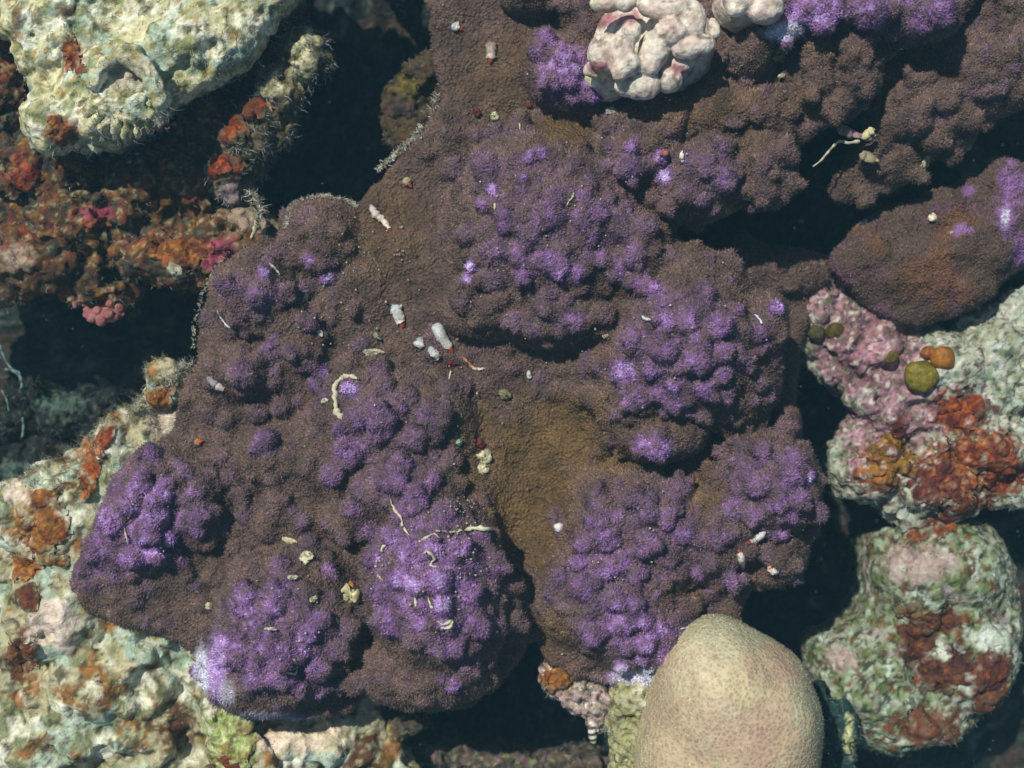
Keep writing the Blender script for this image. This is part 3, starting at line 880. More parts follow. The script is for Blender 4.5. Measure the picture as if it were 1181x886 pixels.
colr = paint(V, C(184, 176, 140), [(paleteal, 60, -.1, .3, .85, 151, None), (C(124,128,84), 46, .1, .35, .85, 152, None), (C(156,106,54), 44, .28, .42, .9, 153, None), (C(96,72,44), 38, .42, .56, .85, 163, None), (white, 36, .16, .4, .8, 154, None), (C(70,66,46), 16, .34, .55, .8, 155, None),
   (C(224,206,188), 22, .2, .6, 1, 156, [(60,720,44,46),(182,486,20,34),(25,570,30,20)]), (C(172,190,110), 14, .2, .6, .95, 157, [(265,850,34,60)]), (C(232,214,190), 16, .15, .5, 1, 158, [(345,852,62,26)]), (orange, 14, .4, .9, .9, 159, [(185,455,18,20),(100,520,20,60),(45,610,36,44)]), (C(96,60,36), 14, .2, .7, .95, 160, [(22,760,20,60),(205,840,26,50),(420,870,30,40),(30,690,20,20)]),
   (C(206,200,150), 9, .35, .5, .6, 161, None)])
base = W(150, 750, -300)
t = thing('reef_rock', 'cream and rust mottled rock at lower left under the coral edge', 'rock', base)
submesh('rock_body', V, F, np.ones(len(F), bool), M_rock, t, base, colr, N); colr_now[0] = colr
for i_, a in enumerate([(52,608,32,46,.2,6,C(130,84,28),C(178,120,40),'ochre brown sponge crust'),(30,652,20,20,0,6,C(140,86,24),C(186,124,40),'ochre brown sponge crust'),(184,458,20,18,.3,5,C(150,96,24),C(206,146,40),'golden yellow crust'),
      (104,545,12,46,-.3,5,C(170,84,28),C(196,110,40),'orange sponge crust'),(122,510,7,26,-.4,4,C(150,70,36),C(176,92,46),'bright orange sponge crust'),(28,758,20,20,0,5,C(110,62,30),C(150,96,50),'brown sponge crust'),(35,690,14,16,0,4,C(140,76,34),C(110,56,30),'brown sponge crust'),(262,880,16,14,0,4,C(120,50,26),C(150,80,40),'brown sponge crust')]):
    crust('sponge_crust', V, F, N, a[0], a[1], a[2], a[3], a[4], a[5], a[6], a[7], t, base, 161 + i_, a[8])
crust('green_crust', V, F, N, 272, 850, 30, 52, -.35, 4, C(168,186,104), C(206,214,150), t, base, 175, 'folded yellow green crust')
turf('turf_algae', V, F, N, t, base, 0.05, greys(C(120,120,80), C(225,225,205)), 5, 15, 0.7, facemask(V, F, [(130,480,90,60),(50,540,70,40),(190,430,40,30)], thr=.15), flow=(-.5,.6,.2), lab='pale algae threads along the upper margin')
turf('turf_algae', V, F, N, t, base, 0.006, greys(C(90,90,60), C(205,205,180)), 2, 7, 0.8, None, lab='short algae fuzz')

# -- upper right rock
A5 = Body(910, 300, 1330, 660, -300, 0, 3.2)
A5.prism([(925,345),(958,322),(1010,350),(1080,372),(1150,352),(1190,318),(1330,300),(1330,600),(1162,590),(1112,604),(1062,628),(1030,602),(1000,578),(966,574),(962,515),(985,470),(945,440),(925,390)], -84, 30, -80, rough=7, lam=40, seed=20, lump=14, lumplam=60, flare=.2)
for e in [(1000,390,50,40,-56,36,0),(1090,430,60,50,-46,40,0),(1140,500,70,60,-44,50,0),(1040,470,50,40,-60,36,0),(1010,540,46,36,-54,40,0),(1080,560,50,36,-50,40,0),(965,345,30,24,-70,30,0),(1160,420,60,50,-56,40,0),(1000,460,24,20,-58,24,0)]:
    A5.lobe(*e[:4], e[4], e[5], e[6], 9)
A5.ell(W(1147, 466, -38), (10, 9, 16), 4, 0, sub=True)
A5.ell(W(1005, 360, -52), (26, 6, 10), 4, .6, sub=True)
V, F, N = finish(A5, 24, 6, 8, 1.8, 180)
colr = paint(V, C(176, 182, 160), [(C(178,196,184), 26, 0, .5, .8, 181, None), (C(166,128,138), 30, .05, .4, .95, 182, [(1000,400,80,70),(1040,470,60,60),(965,345,50,34),(1000,510,44,46)]), (C(120,86,92), 10, .3, .6, .8, 183, [(1000,400,70,90)]), (C(110,126,90), 16, .28, .6, .8, 184, None),
   (C(64,58,50), 10, .4, .6, .85, 185, None), (C(200,150,160), 9, .3, .8, .7, 187, [(1010,400,50,40)]), (C(104,54,32), 14, .25, .6, .9, 186, [(1020,545,50,44),(1110,550,80,60),(1110,480,50,40)]), (C(176,118,50), 9, .4, .8, .8, 188, [(1110,540,80,60),(1015,540,40,40)]), (C(216,206,196), 8, .32, .5, .8, 189, None), (C(90,60,62), 7, .36, .55, .8, 229, None)])
base = W(1080, 470, -300)
t = thing('reef_rock', 'pink and pale green rock with red orange sponge crusts at the right edge', 'rock', base)
submesh('rock_body', V, F, np.ones(len(F), bool), M_rock, t, base, colr, N); colr_now[0] = colr
for i_, a in enumerate([(1104,474,36,28,.5,4,C(128,54,26),C(176,92,36),'bright red orange branching sponge',.6),(1030,528,34,30,0,6,C(116,84,22),C(160,120,26),'olive yellow sponge',.4),(1138,530,56,34,.1,5,C(112,50,28),C(172,96,40),'red orange sponge',.5),
      (1035,490,16,20,.2,5,C(120,56,32),C(88,42,30),'dark red sponge',.5),(1085,552,34,36,0,5,C(96,44,34),C(128,62,46),'maroon sponge',.5),(1098,592,60,12,.35,5,C(124,60,30),C(98,46,28),'rust red sponge',.4),(1165,545,24,30,0,5,C(170,84,36),C(130,56,30),'orange sponge',.5)]):
    crust('sponge_crust', V, F, N, a[0], a[1], a[2], a[3], a[4], a[5], a[6], a[7], t, base, 190 + i_, a[8], edge=a[9], lam=10)
turf('turf_algae', V, F, N, t, base, 0.018, greys(C(90,100,80), C(215,220,205)), 3, 9, 0.8, None, lab='short algae fuzz')

# -- lower right rock
A6 = Body(900, 560, 1260, 940, -300, -20, 3.2)
A6.prism([(1010,622),(1050,612),(1112,604),(1150,600),(1184,640),(1200,700),(1188,770),(1142,842),(1086,880),(1020,882),(962,860),(938,790),(940,750),(992,712),(1006,680)], -116, 60, -100, rough=5, lam=60, seed=22, lump=8, lumplam=80, flare=.15, dome=44)
for e in [(1090,670,80,70,-62,60,0),(1010,790,60,60,-74,60,0),(1120,760,60,70,-70,60,0),(1060,830,60,40,-82,50,0)]:
    A6.lobe(*e[:4], e[4] + 8, e[5], e[6], 18)
A6.ell(W(1126, 728, -52), (10, 15, 18), 4, .1, sub=True); A6.ell(W(1185, 700, -70), (40, 26, 30), 20, .4, sub=True); A6.ell(W(1000, 700, -80), (30, 26, 40), 20, .4, sub=True)
V, F, N = finish(A6, 30, 4.4, 9, 1.8, 200)
colr = paint(V, C(150, 162, 134), [(C(172,164,158), 44, .0, .4, .85, 201, None), (C(188,206,184), 20, .05, .35, .85, 209, None), (C(102,124,66), 18, .15, .4, .85, 202, None), (C(56,58,38), 10, .2, .38, .9, 203, None), (C(112,64,36), 12, .3, .45, .8, 211, None),
   (C(120,110,84), 15, .3, .6, .6, 214, None), (C(92,50,28), 12, .1, .6, .95, 208, [(1056,738,26,40),(1085,716,44,16),(1082,775,34,20),(1146,774,22,40)]), (C(186,164,156), 14, .1, .6, .8, 205, [(970,760,26,20),(1060,650,60,30)]), (C(104,56,32), 10, .2, .6, .9, 206, [(1140,800,30,60),(1070,840,60,30)]), (C(216,226,210), 9, .2, .7, .95, 207, [(1088,750,28,13),(1140,735,30,20)])])
base = W(1070, 740, -300)
t = thing('reef_rock', 'rounded grey green rock with brown sponge patch at lower right', 'rock', base)
submesh('rock_body', V, F, np.ones(len(F), bool), M_rock, t, base, colr, N); colr_now[0] = colr
for i_, a in enumerate([(1054,740,24,42,.1,5,C(84,46,26),C(124,76,40),'brown sponge crust'),(1082,714,46,14,.1,5,C(84,46,26),C(124,76,40),'brown sponge crust'),(1082,780,34,17,-.3,5,C(84,46,26),C(124,76,40),'brown sponge crust'),(1108,760,22,22,.2,4,C(74,40,30),C(100,56,40),'dark brown sponge crust'),
      (1146,774,16,32,-.6,5,C(124,62,32),C(96,52,30),'rust sponge crust'),(1080,610,50,12,.4,5,C(124,64,32),C(156,86,42),'rust orange sponge crust')]):
    crust('sponge_crust', V, F, N, a[0], a[1], a[2], a[3], a[4], a[5], a[6], a[7], t, base, 210 + i_, a[8], edge=.4, lam=11)
turf('turf_algae', V, F, N, t, base, 0.02, greys(C(90,106,70), C(200,214,190)), 3, 8, 0.8, None, lab='short green algae fuzz')

# -- small rocks at the bottom edge and in the gaps
def small_rock(box, zlo, outline, top, lobes, base_c, layers, label, seed, rnd=18, rough=4, flare=.1, fuzz=.03, subs=(), hairc=None, pitch=3.0):
    b = Body(*box, zlo, top + 50, pitch)
    b.prism(outline, top, rnd, top, rough=rough, lam=24, seed=seed, lump=8, lumplam=40, flare=flare)
    for e in lobes: b.lobe(*e[:4], e[4], e[5], e[6], 7)
    for s_ in subs: b.ell(W(s_[0], s_[1], s_[2]), s_[3:6], 5, 0, sub=True)
    V, F, N = finish(b, 14, 4.5, 7, 2.0, seed)
    colr = paint(V, base_c, layers)
    cx_ = sum(p[0] for p in outline) / len(outline); cy_ = sum(p[1] for p in outline) / len(outline)
    base = W(cx_, cy_, zlo)
    t = thing('reef_rock', label, 'rock', base)
    submesh('rock_body', V, F, np.ones(len(F), bool), M_rock, t, base, colr, N); colr_now[0] = colr
    if fuzz: turf('turf_algae', V, F, N, t, base, fuzz, hairc or greys(C(60,66,50), C(200,205,190)), 3, 10, 0.7)
    return b, V, F, N, t, base

small_rock((690,760,800,960), -200, [(706,800),(740,780),(775,786),(792,830),(790,960),(716,960),(704,850)], 6, [(740,805,34,24,24,26,0),(735,850,26,40,10,26,0)],
    C(178,178,130), [(C(110,100,60), 9, .1, .5, .8, 301, None), (C(216,212,180), 12, .2, .7, .9, 302, [(740,805,36,22)]), (C(96,60,40), 10, .3, .6, .8, 303, None)], 'pale olive rock stub between the purple coral and the tan coral head', 31)
b7, V7, F7, N7, t7, base7 = small_rock((612,755,720,880), -200, [(625,772),(650,770),(690,790),(706,806),(704,840),(690,856),(668,830),(640,806),(626,790)], -8, [(640,785,18,14,4,20,.4),(672,806,30,14,2,22,-.6),(690,815,18,16,0,20,0)],
    C(170,150,140), [(C(196,170,166), 14, .1, .6, .8, 311, None), (C(150,96,34), 9, .1, .6, .9, 312, [(640,785,26,20)]), (C(60,50,40), 8, .3, .55, .9, 313, None), (white, 7, .35, .6, .8, 314, None)], 'jagged pink and ochre rock chip under the coral edge at bottom centre', 32)
crust('sponge_crust', V7, F7, N7, 640, 784, 16, 12, 0, 4, C(140,84,24), C(190,130,40), t7, base7, 320, 'golden brown crust')
small_rock((930,770,1010,960), -220, [(946,800),(965,810),(986,830),(988,960),(944,960)], -62, [(978,850,14,30,-54,16,0),(956,850,12,26,-52,16,0)],
    C(44,70,66), [(C(30,52,50), 14, 0, .5, .8, 331, None), (C(200,206,150), 9, .3, .8, .95, 332, [(979,848,8,36)]), (C(120,112,70), 9, .3, .8, .9, 333, [(945,856,12,30)])], 'dark teal rock with pale crusted tip right of the tan coral head', 33)
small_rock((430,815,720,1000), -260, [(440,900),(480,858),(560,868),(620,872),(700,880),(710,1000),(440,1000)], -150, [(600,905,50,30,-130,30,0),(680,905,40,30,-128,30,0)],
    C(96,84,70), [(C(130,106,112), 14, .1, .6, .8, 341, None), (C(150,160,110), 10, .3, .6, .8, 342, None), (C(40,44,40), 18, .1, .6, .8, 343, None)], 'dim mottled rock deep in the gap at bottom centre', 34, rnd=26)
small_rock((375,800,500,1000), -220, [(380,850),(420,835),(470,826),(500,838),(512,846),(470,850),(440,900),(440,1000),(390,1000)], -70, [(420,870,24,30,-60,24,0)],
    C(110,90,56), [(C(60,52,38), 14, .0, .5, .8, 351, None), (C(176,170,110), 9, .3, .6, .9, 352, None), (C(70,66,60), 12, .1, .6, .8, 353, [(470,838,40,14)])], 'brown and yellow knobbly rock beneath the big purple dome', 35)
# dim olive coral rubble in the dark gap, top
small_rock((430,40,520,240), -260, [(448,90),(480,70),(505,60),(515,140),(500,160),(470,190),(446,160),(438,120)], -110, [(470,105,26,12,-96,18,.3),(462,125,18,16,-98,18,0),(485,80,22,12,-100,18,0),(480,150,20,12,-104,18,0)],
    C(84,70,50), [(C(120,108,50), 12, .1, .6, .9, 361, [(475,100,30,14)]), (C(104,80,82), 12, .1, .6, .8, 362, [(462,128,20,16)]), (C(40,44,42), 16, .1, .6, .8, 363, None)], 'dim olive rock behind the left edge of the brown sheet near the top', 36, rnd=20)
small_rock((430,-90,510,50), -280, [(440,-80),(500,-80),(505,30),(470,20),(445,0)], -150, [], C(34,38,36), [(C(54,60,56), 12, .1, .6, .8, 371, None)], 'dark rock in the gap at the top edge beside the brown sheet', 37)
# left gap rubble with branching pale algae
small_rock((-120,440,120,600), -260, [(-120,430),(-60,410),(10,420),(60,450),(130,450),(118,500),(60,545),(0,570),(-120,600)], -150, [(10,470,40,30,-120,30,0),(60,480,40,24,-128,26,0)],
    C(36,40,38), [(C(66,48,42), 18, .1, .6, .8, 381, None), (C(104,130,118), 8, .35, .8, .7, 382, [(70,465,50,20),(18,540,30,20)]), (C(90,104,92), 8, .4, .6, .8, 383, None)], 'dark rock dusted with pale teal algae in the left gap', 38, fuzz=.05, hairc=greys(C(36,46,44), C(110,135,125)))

# =====================================================================================
#  SEABED
# =====================================================================================
g = np.sinh(np.linspace(-1, 1, 420) * 4.2) / math.sinh(4.2)
gx = g * 9000; gy = g * 9000
GX, GY = np.meshgrid(gx, gy, indexing='ij')
P = np.stack([GX.ravel(), GY.ravel(), np.zeros(GX.size)], 1)
nearw = np.exp(-(P[:, 0] ** 2 + P[:, 1] ** 2) / 2500 ** 2)
P[:, 2] = -300 + fbm(P, 160, 3, 400) * 50 + (1 - 2 * np.abs(fbm(P, 60, 3, 401))) * 16 * nearw
n_ = len(g)
I, J = np.meshgrid(np.arange(n_ - 1), np.arange(n_ - 1), indexing='ij')
a = (I * n_ + J).ravel()
FG = np.stack([a, a + n_, a + n_ + 1, a + 1], 1)
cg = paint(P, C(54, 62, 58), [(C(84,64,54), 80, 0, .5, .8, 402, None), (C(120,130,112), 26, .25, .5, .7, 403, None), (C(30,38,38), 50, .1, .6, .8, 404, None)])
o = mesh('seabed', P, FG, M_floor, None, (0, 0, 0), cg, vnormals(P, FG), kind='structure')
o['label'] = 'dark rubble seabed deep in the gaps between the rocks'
NG = vnormals(P, FG)

# rock carrying the colony
Bs = Body(80, -160, 1330, 900, -300, -60, 7.0)
Bs.prism([(530,-160),(1330,-160),(1330,60),(1080,120),(1000,100),(880,180),(760,230),(800,330),(860,480),(880,600),(820,680),(800,750),(700,760),(620,700),(560,770),(430,775),(260,770),(140,690),(130,620),(240,470),(270,350),(360,270),(460,240),(540,150)], -90, 20, -60, rough=8, lam=60, seed=40, lump=8, flare=.05)
V, F, N = finish(Bs, 40, 8, 16, 3, 420)
colr = paint(V, C(70, 62, 52), [(C(110,96,80), 30, .1, .6, .8, 421, None), (C(46,50,46), 40, .1, .6, .8, 422, None)])
base = W(560, 400, -300)
t = thing('reef_rock', 'dark rock core under the big brown and violet coral colony', 'rock', base)
submesh('rock_body', V, F, np.ones(len(F), bool), M_rock, t, base, colr, N); colr_now[0] = colr

# =====================================================================================
#  TAN FINGER CORAL
# =====================================================================================
Fc = Body(700, 680, 1010, 1060, -160, 170, 2.6)
Fc.lobe(834, 798, 78, 84, 118, 100, .1, 10)
Fc.lobe(900, 820, 46, 68, 106, 85, .12, 34)
Fc.lobe(848, 912, 96, 126, 112, 104, 0, 70)
Fc.lobe(780, 890, 42, 80, 84, 70, .15, 26)
Fc.prism([(775,840),(925,840),(945,1060),(740,1060)], 50, 40, 50, k=20)
Fc.ell(W(896, 758, 112), (7, 26, 12), 22, .35, sub=True)
Fc.ell(W(770, 890, 130), (16, 50, 12), 24, .1, sub=True)
V, F = Fc.net(); N = vnormals(V, F)
V = V + N * (fbm(V, 70, 2, 430) * 3 + noise(V, 5.2, 431) * 0.55)[:, None]; N = vnormals(V, F)
colr = paint(V, C(158, 142, 114), [(C(166,156,122), 60, -.3, .6, .8, 432, None), (C(154,162,132), 30, -.1, 1.3, .6, 433, [(850,725,90,40),(940,800,36,100)]), (C(158,134,114), 34, -.1, 1.3, .75, 434, [(865,850,90,60),(895,768,40,36)]), (C(182,174,142), 30, -.1, 1.2, .6, 435, [(815,780,60,80)]), (C(140,116,98), 9, .45, .8, .35, 436, None)])
base = W(850, 880, -160)
t = thing('finger_coral', 'smooth tan coral head with fine pores standing at the bottom edge', 'coral', base)
hi = V[F].mean(1)
cut = (hi[:, 0] > W(893, 0, 110)[0]) & (hi[:, 1] > W(0, 880, 100)[1])
submesh('coral_lobe', V, F, ~cut, M_finger, t, base, colr, N)
submesh('coral_lobe', V, F, cut, M_finger, t, base, colr, N, label='smaller right hand bulge')
sp = spikes(V, F, N, colr, 0.10, 0.8, 1.9, 0.9, 1.25, (0, 0, 0))
mesh('polyps', sp[0], sp[1], M_polyp, t, base, sp[2], kind='stuff')

# =====================================================================================
#  WHITE NODULE CLUSTERS, PINK KNOBS
# =====================================================================================
def cluster(box, z0, z1, nods, base_ells, label, name, cat, seed, c0, layers, pname='nodule', wash=1.5, pitch=2.2):
    b = Body(*box, z0, z1, pitch)
    for e in base_ells: b.lobe(*e[:4], e[4], e[5], e[6], 6)
    cs = []
    for (px, py, rx, ry, top, rot) in nods:
        rz = 0.85 * min(rx, ry)
        b.lobe(px, py, rx * .93, ry * .93, top, rz, rot, 0.3)
        c = W(px, py, top - rz * .6); c[2] = top - rz
        cs.append((c, rx, ry, rz, rot))
    V, F = b.net(); N = vnormals(V, F)
    V = V + N * (fbm(V, 15, 2, seed) * wash * 0.7 + noise(V, 5, seed + 4) * 0.6)[:, None]; N = vnormals(V, F)
    colr = paint(V, c0, layers) * (0.9 + 0.35 * fbm(V, 9, 3, seed + 60))[:, None]
    fc = V[F].mean(1); part = np.full(len(F), -1); bd = np.full(len(F), 1.35)
    for q, (c, rx, ry, rz, rot) in enumerate(cs):
        x, y, z = (fc - c).T; cr, sr = math.cos(rot), math.sin(rot)
        d = np.sqrt(((x * cr + y * sr) / rx) ** 2 + ((-x * sr + y * cr) / ry) ** 2 + (z / rz) ** 2)
        m = d < bd; part[m] = q; bd[m] = d[m]
    base = W((box[0] + box[2]) / 2, (box[1] + box[3]) / 2, z0)
    t = thing(name, label, cat, base)
    submesh('crust_base', V, F, part < 0, M_white, t, base, colr, N)
    for q in range(len(cs)):
        submesh(pname, V, F, part == q, M_white, t, base, colr, N)
    return t

cw = C(222, 210, 192)
lay = [(C(236,228,208), 22, -.1, .5, .8, 501, None), (C(190,150,146), 20, .35, .9, .5, 502, None), (C(206,202,150), 9, .4, .7, .6, 503, None)]
cluster((655,-60,850,140), 20, 150,
    [(700,60,24,26,118,0),(718,62,16,34,124,-.1),(728,36,14,16,126,0),(724,72,18,16,124,0),(755,56,20,26,118,-.2),(748,74,16,14,116,0),(775,35,22,17,124,0),(772,8,30,18,120,0),(752,5,18,16,116,0),(800,22,17,26,120,.1),(798,54,26,14,118,.1),(812,50,14,12,116,0),(740,96,26,20,106,0),(772,90,18,18,100,.2),(722,98,14,14,100,0),(690,80,18,12,92,0),(702,0,24,14,108,.2),(722,2,14,12,112,0),(824,32,8,14,108,.2),(785,74,14,10,100,0)],
    [(755,50,80,62,72,60,0),(700,90,30,24,68,30,0)], 'cluster of cream white nodules among the brown coral at the top edge', 'coralline_algae_cluster', 'coralline algae', 500, cw,
    lay + [(C(120,100,84), 12, .4, .6, .7, 506, None), (C(172,110,118), 10, .2, .8, .9, 504, [(702,24,34,10),(730,20,14,10),(785,80,16,12),(690,78,20,12)]), (C(206,214,160), 7, .3, .8, .8, 505, [(680,10,10,20),(690,90,30,8)])])
cluster((825,-70,930,60), 30, 150, [(858,-2,26,18,124,0),(884,8,24,20,126,.2),(850,8,14,12,120,0)], [(870,0,46,34,98,44,0)], 'smaller pale pink nodule group at the top edge next to frilly purple lobe', 'coralline_algae_cluster', 'coralline algae', 510, C(206,190,176), lay)
cluster((75,330,160,390), -120, -20, [(105,367,6.5,6.5,-54,0),(116,371,7,6.5,-50,0),(124,362,7.5,7,-47,0),(137,355,5.5,6,-50,0),(111,358,6,5.5,-52,0),(99,357,4.5,4.5,-58,0),(86,351,4.5,5,-58,0),(133,366,4.5,4.5,-54,0),(142,362,3,3.4,-56,0),(93,346,4,3.5,-60,0),(126,350,5,4.5,-54,0)], [(112,338,34,14,-74,26,0),(118,363,24,9,-56,10,0)],
    'salmon pink knobs hanging below the red brown rock over the left gap', 'coralline_algae_cluster', 'coralline algae', 520, C(160,100,98), [(C(186,136,130), 10, 0, .6, .8, 521, None)], pname='knob', pitch=2.0)

# =====================================================================================
#  SMALL THINGS
# =====================================================================================
ALL = [A, A2, A3, A4, A5, A6, B, R]
def surf(px, py, bodies=None):
    best = None
    for b in bodies or ALL:
        x0, x1 = b.ax[0][0], b.ax[0][-1]; y0, y1 = b.ax[1][0], b.ax[1][-1]
        w_ = W(px, py, 0)
        if not (x0 < w_[0] < x1 and y0 < w_[1] < y1): continue
        p, n = b.hit(px, py)
        if best is None or p[2] > best[0][2]: best = (p, n)
    return best if best is not None else (W(px, py, -60), np.array([0, 0, 1.0]))

def tube(path, radii, sides=6, c=None, cols=None, flat=1.0):
    """path (n,3) with radii (n,) -> mesh arrays"""
    P = np.array(path, float); n = len(P)
    T = np.gradient(P, axis=0); T /= np.linalg.norm(T, axis=1, keepdims=True) + 1e-9
    up = np.array([0.13, 0.21, 0.97])
    A_ = np.cross(T, up); A_ /= np.linalg.norm(A_, axis=1, keepdims=True) + 1e-9
    B_ = np.cross(A_, T)
    V = []; CC = []
    for i in range(n):
        for s_ in range(sides):
            q = 2 * math.pi * s_ / sides
            V.append(P[i] + radii[i] * (math.cos(q) * A_[i] + flat * math.sin(q) * B_[i]))
            if cols is not None: CC.append(cols[i])
    F = [[i * sides + s_, i * sides + (s_ + 1) % sides, (i + 1) * sides + (s_ + 1) % sides, (i + 1) * sides + s_] for i in range(n - 1) for s_ in range(sides)]
    return np.array(V), np.array(F), (np.array(CC) if cols is not None else np.tile(c, (len(V), 1)))

def path_on(pts, lift, n=3, bodies=None):
    q = smooth_open(pts, n)
    out = []
    for (x, y) in q:
        p, nn = surf(x, y, bodies)
        out.append(p + nn * lift)
    out = np.array(out)
    z = out[:, 2].copy()
    for _ in range(3):
        z[1:-1] = (z[:-2] + 2 * z[1:-1] + z[2:]) / 4
    return np.array([W(x, y, zz) for (x, y), zz in zip(q, np.maximum(z, out[:, 2]))])

def smooth_open(pts, n):
    P = np.array(pts, float); P = np.vstack([2 * P[0] - P[1], P, 2 * P[-1] - P[-2]])
    out = []
    for i in range(1, len(P) - 2):
        for t in np.arange(n) / n:
            p0, p1, p2, p3 = P[i - 1], P[i], P[i + 1], P[i + 2]
            out.append(0.5 * (2 * p1 + (p2 - p0) * t + (2 * p0 - 5 * p1 + 4 * p2 - p3) * t * t + (3 * p1 - p0 - 3 * p2 + p3) * t ** 3))
    out.append(P[-2]); return np.array(out)

def strand(name, pts, rad, c1, c2, label, cat, group=None, rough_=0.25, lift=1.2, taper=True):
    P = path_on(pts, lift, 4)
    n = len(P); t_ = np.linspace(0, 1, n)
    r = rad * (1 + rough_ * rng.normal(size=n)).clip(.4, 1.8)
    if taper: r = r * (1 - 0.6 * np.abs(2 * t_ - 1) ** 3)
    cols = np.array(c1)[None] * (1 - t_[:, None]) + np.array(c2)[None] * t_[:, None]
    r[0] *= .3; r[-1] *= .3
    V, F, CC = tube(P + rng.normal(size=P.shape) * rad * rough_ * .6, r, 6, cols=cols)
    return tag(mesh(name, V, F, M_bits, None, (0, 0, 0), CC, origin=P[0]), label, cat, group)

def pebble(name, px, py, rx, ry, rot, c, label, cat, group=None, seed=0, rough_=.3, hgt=.5, sub=10):
    if name == 'red_algae_spot': hgt, rough_ = .3, .7
    """a knobbly chip lying on what is under it"""
    p, n = surf(px, py)
    sc = (D - p[2]) / D
    th, ph = np.meshgrid(np.linspace(0, math.pi, sub), np.linspace(0, 2 * math.pi, sub * 2, endpoint=False), indexing='ij')
    U = np.stack([np.sin(th) * np.cos(ph), np.sin(th) * np.sin(ph), np.cos(th)], -1).reshape(-1, 3)
    U = U * (1 + rough_ * fbm(U, 0.9, 2, seed + 600))[:, None]
    t1 = np.array([math.cos(rot), math.sin(rot), 0.0]); t1 -= n * (t1 @ n); t1 /= np.linalg.norm(t1)
    t2 = np.cross(n, t1)
    V = p + (U[:, :1] * rx * t1 + U[:, 1:2] * ry * t2) * sc + U[:, 2:] * min(rx, ry) * hgt * n + n * (1.5 + min(rx, ry) * hgt * .1) + U * 0
    V = V + rng.normal(size=V.shape) * min(rx, ry) * .09
    m = sub * 2
    F = np.array([[i * m + j, (i + 1) * m + j, (i + 1) * m + (j + 1) % m, i * m + (j + 1) % m] for i in range(sub - 1) for j in range(m)])
    cc = np.array(c) * (0.8 + .8 * fbm(V, 4, 2, seed))[:, None].clip(.3, 1.2)
    return tag(mesh(name, V, F, M_bits, None, (0, 0, 0), cc, origin=p), label, cat, group)

chalk = C(196, 192, 160); bone = C(206, 200, 180); red = C(160, 60, 40); bluew = C(160, 172, 172)
def tubeworm(pts, rad, label, c1=bluew, c2=C(220, 214, 200)):
    """pale sack shaped tube with a red mouth"""
    rad = rad * 1.3
    P = path_on(pts, rad * .25, 5)
    n = len(P); t_ = np.linspace(0, 1, n)
    r = 0.9 * rad * (0.35 + 0.75 * np.sin(np.clip(t_, 0, .93) * math.pi) ** .5) * (1 + .12 * rng.normal(size=n)).clip(.7, 1.3)
    r[0] *= .3
    cols = np.array(c1)[None] * (1 - t_[:, None]) + np.array(c2)[None] * t_[:, None]
    base = P[0]
    t = thing('tube_worm', label, 'tube worm', base, 'pale tubes with red mouths on the brown sheet')
    V, F, CC = tube(P, r, 10, cols=cols)
    V = V + rng.normal(size=V.shape) * rad * .11; CC = CC * (0.75 + 0.6 * rng.random((len(V), 1)))
    mesh('tube', V, F, M_bits, t, base, CC)
    d = P[-1] - P[-2]; d /= np.linalg.norm(d) + 1e-9
    e = P[-1]
    V, F, CC = tube([e - d * rad * .6, e - d * .1 * rad, e + d * rad * .5, e + d * rad * .9], [rad * .4, rad * .5, rad * .42, rad * .1], 8, c=red)
    mesh('mouth', V, F, M_bits, t, base, CC)

tubeworm([(452,352),(458,360),(463,372)], 5.5, 'short fat white tube pointing down right on the brown sheet left of centre')
tubeworm([(503,374),(508,386),(519,402)], 5.5, 'longest white tube of the trio left of centre, blue grey and slanting')
tubeworm([(481,391),(486,399)], 5, 'small stubby pale tube leftmost of the trio on the brown sheet')
tubeworm([(495,402),(500,407),(505,412)], 4.2, 'small cream tube with red mouth below the trio of white tubes')
tubeworm([(427,236),(432,246),(441,254),(449,264)], 3.4, 'curved thin pale tube with orange bend near the top left margin', C(190,170,170), C(220,210,180))
tubeworm([(521,29),(530,33)], 4.2, 'small white tube highest on the brown sheet near the top edge')
tubeworm([(566,48),(567,58),(566,68)], 5.0, 'upright dull grey tube on the brown sheet near the top', C(120,100,84), C(200,190,170))
tubeworm([(238,434),(248,443),(258,449)], 3.6, 'translucent grey tube with bright red mouth near the left margin', C(120,116,124), C(190,180,176))
tubeworm([(466,206),(472,213)], 4.0, 'tiny greenish tube beside the white margin fringe at top left', C(150,160,120), C(170,140,110))
tubeworm([(224,511),(232,509)], 3.0, 'tiny orange tipped tube low on the left margin', C(170,130,80), C(200,110,70))
tubeworm([(883,614),(873,621),(864,626)], 3.4, 'cream tube with red mouth on the right purple lobe', C(206,200,190), C(226,222,210))
tubeworm([(857,656),(855,645),(853,637)], 3.2, 'upright cream tube on the lower side of right purple lobe', C(216,196,160), C(226,222,210))
tubeworm([(897,660),(890,658),(887,653)], 2.8, 'thin white tube at the lower right rim of the purple lobe', C(216,216,210), C(220,190,170))
tubeworm([(641,612),(648,606)], 4.2, 'white chip like tube with orange mouth beside the ochre valley', C(206,216,220), C(206,190,180))
tubeworm([(1080,248),(1072,254)], 4.2, 'white tube with red mouth on the right hand plate', C(206,190,160), C(226,216,190))
tubeworm([(770,176),(764,178)], 3.0, 'tiny tube with red mouth between two violet knobs on the upper ridge', C(150,110,100), C(150,90,80))

